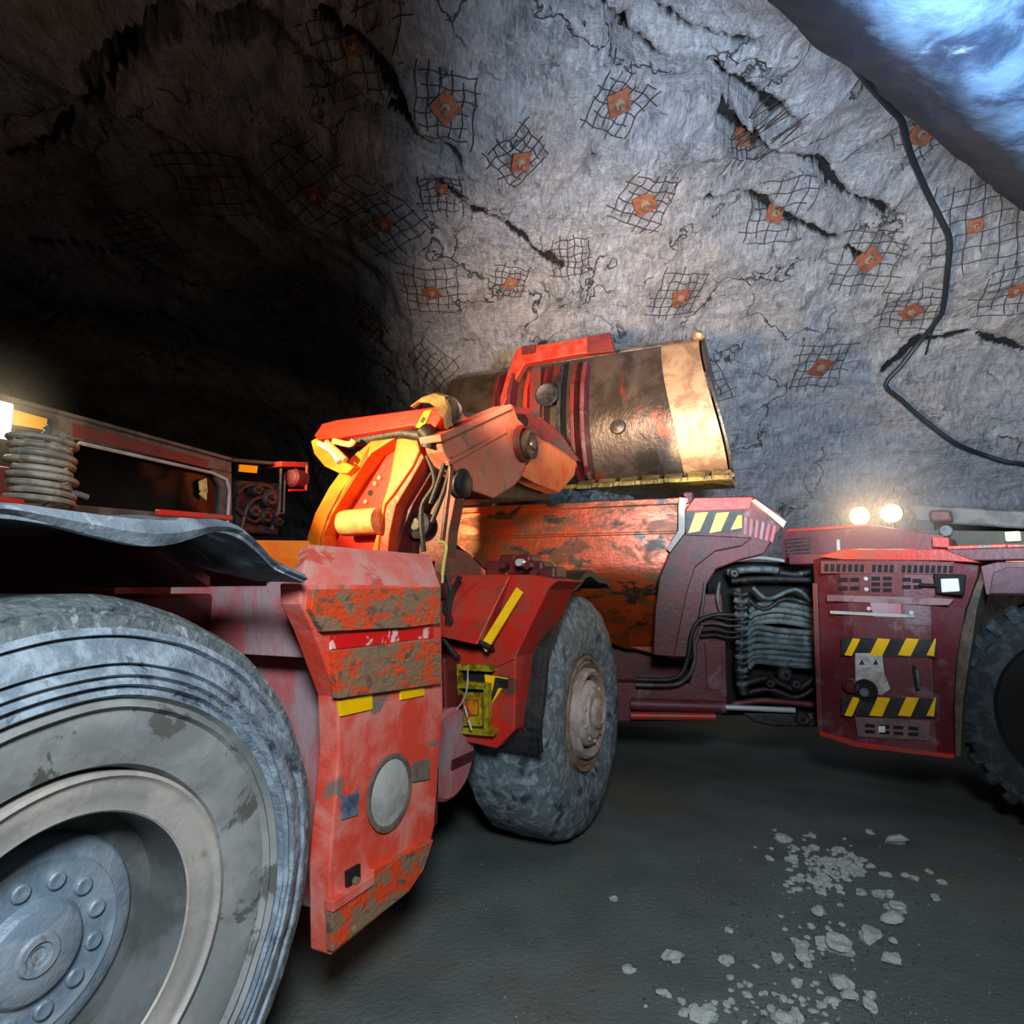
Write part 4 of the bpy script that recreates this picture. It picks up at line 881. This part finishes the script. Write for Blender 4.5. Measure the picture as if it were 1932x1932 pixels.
bolts = [(840, 200, 1.0, .3, 'rusty plate and mesh under the dark crack, leftmost of the bright roof bolts', 0),
 (1165, 190, .95, .3, 'rusty bolt plate and mesh below the big black roof crack', .2),
 (1396, 262, .8, .24, 'bolt plate with dark mesh beside the crack nearest the duct side', .3),
 (980, 300, .85, .26, 'orange rusty bolt plate on the pale roof left of the square one', .1),
 (1215, 380, 1.05, .32, 'diamond set square bolt plate on a wide mesh mat, mid roof', 0),
 (1458, 405, 1.1, .26, 'bolt with mesh mat along the shallow crack right of the diamond plate', .1),
 (1636, 488, 1.2, .34, 'level rectangular orange bolt plate left of the hanging cable', .0),
 (1282, 558, 1.1, .3, 'bolt plate and mesh above the right end of the bucket', .3),
 (1718, 584, 1.1, .3, 'bolt plate with mesh close left of the cable bend', .0),
 (1546, 690, 1.2, .36, 'round worn bolt plate on the wall above the truck headboard', .2),
 (1078, 488, .8, 0, 'bare curled mesh mat without plate on the warm lit rock', .5),
 (962, 532, .7, .2, 'small rusty bolt with mesh left above the bucket', .1),
 (815, 548, 1.2, .26, 'bolt and mesh mat in the brown half shade left of the bucket', .0),
 (725, 418, 1.3, .26, 'square bolt plate and mesh in the shaded roof, upper of the shaded pair', .0),
 (592, 365, 1.5, .24, 'bolt on a wide mesh mat, in the dark roof above the boom', .15),
 (695, 606, 1.0, .28, 'low dark bolt and mesh above the boom lever', .2),
 (1330, 735, 1.1, 0, 'bare mesh grid beside the right edge of the bucket', .6),
 (1838, 425, 1.5, .2, 'long wavy rusty mesh mat right of the cable', .1),
 (1738, 248, .9, .3, 'reddish bolt plate at the lower edge of the duct', .4),
 (1915, 545, 1.2, .2, 'rusty mesh and bolt at the far right picture edge', .1),
 (832, 352, .8, .2, 'small brown bolt and mesh below the leftmost bright plate', .4),
 (400, 345, 1.4, .2, 'almost black bolt and mesh in the darkest part of the roof', .3),
 (260, 440, 1.2, 0, 'bare mesh mat deep in the dark left drift', .2),
 (555, 550, 1.2, .2, 'dim bolt and mesh at the mouth of the dark drift', .2),
 (810, 690, 1.1, 0, 'faint mesh mat low on the rock behind the boom', .3),
 (660, 90, 1.2, .2, 'mesh strands hanging along the upper left roof crack', .5),
]
for b in bolts: bolt(b[0], b[1], b[2]*.72, b[3]*.82, b[4], b[5])

# cable on the wall
cpx = [(1560, 60), (1600, 110), (1640, 160), (1680, 205), (1702, 230), (1716, 285), (1748, 360), (1778, 420), (1792, 455), (1788, 510), (1780, 580), (1768, 605), (1735, 645), (1700, 690), (1671, 726), (1700, 754), (1740, 790), (1800, 835), (1850, 856), (1900, 872), (1930, 876), (1990, 900)]
cp = []
for x, y in cpx:
    h, n = rhit(x, y)
    if h: d = (CAM-h).normalized(); cp.append(h+d*.22)
cb = obj('cable', MB().tube(cp, .034, 8, 3), cablem, smooth=True)
tag(cb, 'black cable hanging down the rock wall in a bent line below the duct', 'cable')
h, n = rhit(1747, 668); h2, _ = rhit(1768, 605)
if h: obj('cable_tail', MB().tube([h2+(CAM-h2).normalized()*.22, rhit(1757, 630)[0]+(CAM-h2).normalized()*.15, h+(CAM-h2).normalized()*.1], .015, 6), cablem, cb)

# ventilation duct
DD = Vector((.845, .535, 0)); DS = DD.cross(Vector((0, 0, 1)))
_v = ray(1692, 203).normalized(); _n = DD.cross(_v).normalized(); _n = _n if _n.dot(DS)+_n.z > 0 else -_n
DP = CAM+_v*(2.75/_v.z)+_n*.63
rows = []
for i in range(420):
    s = -4+i*12/419; ring = []
    for k in range(121):
        a = 2*PI*k/120; w = 1+.03*noise.noise(Vector((s*2.2, math.cos(a)*1.2, math.sin(a)*1.2)))+.018*noise.noise(Vector((s*1.2, a*5, 3)))+.02*math.cos(s*2*PI/1.5)**8
        w += .03*(1-abs(noise.noise(Vector((s*2.5, math.cos(a)*3, math.sin(a)*3+7))))*3)*.5; w += .012*noise.noise(Vector((s*9, math.cos(a)*7, math.sin(a)*7)))
        ring.append(DP+DD*s+(DS*math.cos(a)+Vector((0, 0, 1))*math.sin(a))*.62*w)
    rows.append(ring)
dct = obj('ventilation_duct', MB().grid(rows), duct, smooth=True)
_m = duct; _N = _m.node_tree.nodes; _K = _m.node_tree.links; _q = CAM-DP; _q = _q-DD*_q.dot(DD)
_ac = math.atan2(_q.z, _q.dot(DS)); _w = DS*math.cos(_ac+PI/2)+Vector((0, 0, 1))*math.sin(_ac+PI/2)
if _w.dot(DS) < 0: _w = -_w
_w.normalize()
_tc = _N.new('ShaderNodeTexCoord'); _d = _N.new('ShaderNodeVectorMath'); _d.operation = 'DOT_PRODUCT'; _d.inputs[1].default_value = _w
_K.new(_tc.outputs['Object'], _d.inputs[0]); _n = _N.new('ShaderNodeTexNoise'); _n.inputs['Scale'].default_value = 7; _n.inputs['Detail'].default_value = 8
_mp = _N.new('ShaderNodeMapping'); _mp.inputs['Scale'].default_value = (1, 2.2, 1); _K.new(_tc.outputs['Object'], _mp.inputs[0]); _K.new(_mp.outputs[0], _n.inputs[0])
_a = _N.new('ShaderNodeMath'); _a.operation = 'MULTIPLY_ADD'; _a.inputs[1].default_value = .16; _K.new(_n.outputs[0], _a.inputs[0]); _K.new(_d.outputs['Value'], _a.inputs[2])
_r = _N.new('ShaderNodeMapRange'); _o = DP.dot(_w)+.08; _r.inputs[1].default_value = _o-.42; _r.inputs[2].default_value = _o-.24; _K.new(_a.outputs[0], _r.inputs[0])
_x = _N.new('ShaderNodeMix'); _x.data_type = 'RGBA'; _x.inputs[6].default_value = L(5, 10, 20)  # belly shade painted near-black; the lit flank keeps the paler colour
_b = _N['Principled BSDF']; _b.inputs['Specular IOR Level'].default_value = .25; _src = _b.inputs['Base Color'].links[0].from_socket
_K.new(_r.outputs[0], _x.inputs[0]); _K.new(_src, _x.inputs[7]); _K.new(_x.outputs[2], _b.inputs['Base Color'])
tag(dct, 'wide dark navy flexible ventilation duct hanging across the upper right roof', 'ventilation duct')
for i in range(0):
    s = -3.6+i*1.5
    ring = [DP+DD*s+(DS*math.cos(2*PI*k/48)+Vector((0, 0, 1))*math.sin(2*PI*k/48))*.655 for k in range(49)]
    obj('duct_hoop', MB().tube(ring, .018, 6), cablem, dct, smooth=True)

# ---------------------------------------------------------------- stones
def ground(px, py):
    d = ray(px, py); t = -CAM.z/d.z; p = CAM+d*t; return p
protos = []
for k in range(6):
    mb = MB(); mb.rock((0, 0, 0), 1, 2, (1, random.uniform(.6, .9), random.uniform(.4, .6)), k*3.3+1, .7); o = obj('stone', mb, stonem); protos.append(o)
spots = []
def cl(cx, cy, sx, sy, n, a, b):
    for _ in range(n): spots.append((random.gauss(cx, sx), random.gauss(cy, sy), random.uniform(a, b)))
spots += [(1578, 1782, 26), (1545, 1720, 16), (1515, 1798, 19), (1510, 1778, 15), (1680, 1735, 18), (1640, 1765, 20), (1684, 1806, 18), (1692, 1716, 16), (1684, 1772, 9), (1465, 1800, 12), (1270, 1800, 18), (1372, 1805, 14),
          (1185, 1824, 12), (1158, 1690, 8), (1250, 1868, 11), (1330, 1915, 22), (1478, 1920, 18), (1505, 1912, 13), (1640, 1868, 12), (1642, 1888, 13), (1590, 1850, 18), (1600, 1870, 15), (1532, 1573, 9), (1476, 1580, 14), (1690, 1583, 18),
          (1375, 1752, 9), (1495, 1625, 11), (1452, 1620, 8), (1535, 1598, 10), (1658, 1690, 12), (1676, 1690, 12), (1672, 1650, 9), (1708, 1650, 9), (1725, 1655, 8), (1776, 1664, 8), (1766, 1696, 8), (1752, 1645, 7), (1640, 1562, 7), (1286, 1885, 9), (1408, 1868, 9), (1504, 1845, 11), (1570, 1880, 12)]
cl(1555, 1640, 42, 26, 90, 3, 9); cl(1590, 1630, 26, 14, 40, 4, 9); cl(1520, 1600, 45, 25, 25, 3, 6); cl(1530, 1780, 40, 22, 25, 3, 8)
cl(1440, 1880, 110, 28, 70, 3, 9); cl(1580, 1880, 60, 30, 35, 3, 9); cl(1620, 1700, 90, 60, 30, 2, 6); cl(1330, 1850, 90, 50, 30, 2, 5)
used = set(); cnt = 0
for x, y, s in spots:
    if cnt >= 290: break
    if y < 1520 or y > 1990: continue
    if y < 1600 and x < 1180: continue
    p = ground(x, y); r = s/FPX*(p-CAM).length*.5*1.75
    k = random.randrange(6)
    if k in used: o = protos[k].copy(); col.objects.link(o)
    else: o = protos[k]; used.add(k)
    o.location = (p.x, p.y, fz(p.x, p.y)+r*.3); o.scale = (r, r, r); o.rotation_euler = (random.uniform(-.2, .2), random.uniform(-.2, .2), random.uniform(0, 6))
    tag(o, 'pale grey loose stone lying on the dark mine floor before the truck', 'stone', 'pale stones scattered on the mine floor'); cnt += 1
mb = MB()
for i in range(1100):
    if random.random() < .7: x, y = random.gauss(1540, 110), random.gauss(1740, 120)
    else: x, y = random.uniform(900, 1932), random.uniform(1600, 2000)
    if y < 1540: continue
    p = ground(x, y)
    if p.y < 1.5: continue
    r = random.uniform(.004, .011); mb.rock((p.x, p.y, fz(p.x, p.y)+r*.3), r, 1, (1, .8, .6), i)
tag(obj('gravel', mb, orem), 'fine pale gravel strewn over the dark floor between the stones', 'gravel', kind='stuff')

# ---------------------------------------------------------------- lights
def spot(name, loc, to, power, colr, ang, blend=.5, size=.1):
    l = bpy.data.lights.new(name, 'SPOT'); l.energy = power; l.color = colr; l.spot_size = math.radians(ang); l.spot_blend = blend; l.shadow_soft_size = size
    o = bpy.data.objects.new(name, l); col.objects.link(o); o.location = loc
    o.rotation_euler = (Vector(to)-Vector(loc)).to_track_quat('-Z', 'Y').to_euler(); return o
def point(name, loc, power, colr, size=.1):
    l = bpy.data.lights.new(name, 'POINT'); l.energy = power; l.color = colr; l.shadow_soft_size = size
    o = bpy.data.objects.new(name, l); col.objects.link(o); o.location = loc; return o
COOL = (.68, .84, 1.0); WARM = (1.0, .62, .30)
spot('lamp_cool_roof', (1.2, 1.2, 2.5), (4.2, 6.5, 6.0), 3000, COOL, 100, .95, .3)
spot('lamp_cool_near', (.2, -1.0, 3.2), (-.1, 3.0, .5), 760, (.84, .93, 1.0), 96, .9, .4)
spot('lamp_duct_side', (5.2, .0, 4.3), (3.2, 2.4, 5.0), 25, COOL, 90, .7, .15)
spot('lamp_cab_warm', lp+LR.R*.2+LR.F*.42+Vector((0, 0, .1)), (2.2, 7.5, 3.6), 620, (1, .66, .30), 66, .5, .06)
spot('fill_truck_box', LF.w(-.35, -.42, 1.9), TB.w(-2.4, 0, 2.4), 60, WARM, 100, .7, .05)  # added unseen fill light, brightens the truck box side
spot('fill_bucket_end', LF.w(-.3, -.35, 2.0), BK.w(-.2, .45, zb+.35), 620, (1, .74, .42), 33, .35, .05)  # added unseen fill light, narrow beam on the bucket's right end
spot('lamp_roof_warm', (-.2, 3.2, 3.0), (1.0, 8.0, 5.2), 1500, (1, .66, .42), 60, 1, .2)
for c in LAMPS:
    spot('lamp_truck', c-Vector((.62, .78, 0))*.06, c-Vector((6, 7.0, .8)), 22, WARM, 100, .6, .04)
    point('lamp_truck_glow', c-Vector((.62, .78, 0))*.05, 9, WARM, .03)
point('lamp_truck_back', LAMPS[1]+Vector((.5, 1.0, .5)), 45, (1, .72, .46), .1)
def haze(c, r, d, lab):
    m = bpy.data.materials.new('dust_haze'); m.use_nodes = True; N = m.node_tree.nodes; N.clear()
    o = N.new('ShaderNodeOutputMaterial'); v = N.new('ShaderNodeVolumeScatter'); v.inputs['Anisotropy'].default_value = 0
    t = N.new('ShaderNodeTexCoord'); q = N.new('ShaderNodeVectorMath'); q.operation = 'DISTANCE'; q.inputs[1].default_value = c
    K = m.node_tree.links; K.new(t.outputs['Object'], q.inputs[0]); g = N.new('ShaderNodeMapRange'); g.inputs[1].default_value = r*.97; g.inputs[2].default_value = 0
    g.inputs[3].default_value = 0; g.inputs[4].default_value = 1; K.new(q.outputs['Value'], g.inputs[0])
    w = N.new('ShaderNodeMath'); w.operation = 'POWER'; w.inputs[1].default_value = 1.6; K.new(g.outputs[0], w.inputs[0])
    x = N.new('ShaderNodeMath'); x.operation = 'MULTIPLY'; x.inputs[1].default_value = d; K.new(w.outputs[0], x.inputs[0]); K.new(x.outputs[0], v.inputs['Density'])
    K.new(v.outputs[0], o.inputs[1])
    ob = obj('dust_haze', MB().rock(c, r, 3, amp=0), m); tag(ob, lab, 'haze', kind='stuff')
haze(lp+LR.R*.05-LR.F*.1, .45, .3, 'warm dusty haze glowing around the cab work lamp at the left')
haze((LAMPS[0]+LAMPS[1])/2, .95, .6, 'warm dusty haze glowing around the two truck headlamps')
point('lamp_cab_glow', lp+LR.R*.12, 8, (1, .78, .45), .05)
wd = bpy.data.worlds.new('mine_air'); bpy.context.scene.world = wd; wd.use_nodes = True
wd.node_tree.nodes['Background'].inputs[0].default_value = (.5, .6, .7, 1); wd.node_tree.nodes['Background'].inputs[1].default_value = .0

# ---------------------------------------------------------------- camera
cd = bpy.data.cameras.new('camera'); cam = bpy.data.objects.new('camera', cd); col.objects.link(cam)
cd.sensor_width = 36; cd.lens = 36*FPX/1932; cam.location = CAM; cam.rotation_euler = (PI/2+PITCH, 0, 0); cd.clip_start = .02
sc = bpy.context.scene; sc.camera = cam
sc.view_settings.view_transform = 'Standard'; sc.view_settings.look = 'None'; sc.view_settings.gamma = 1; sc.view_settings.exposure = 0
sc.view_settings.use_curve_mapping = False
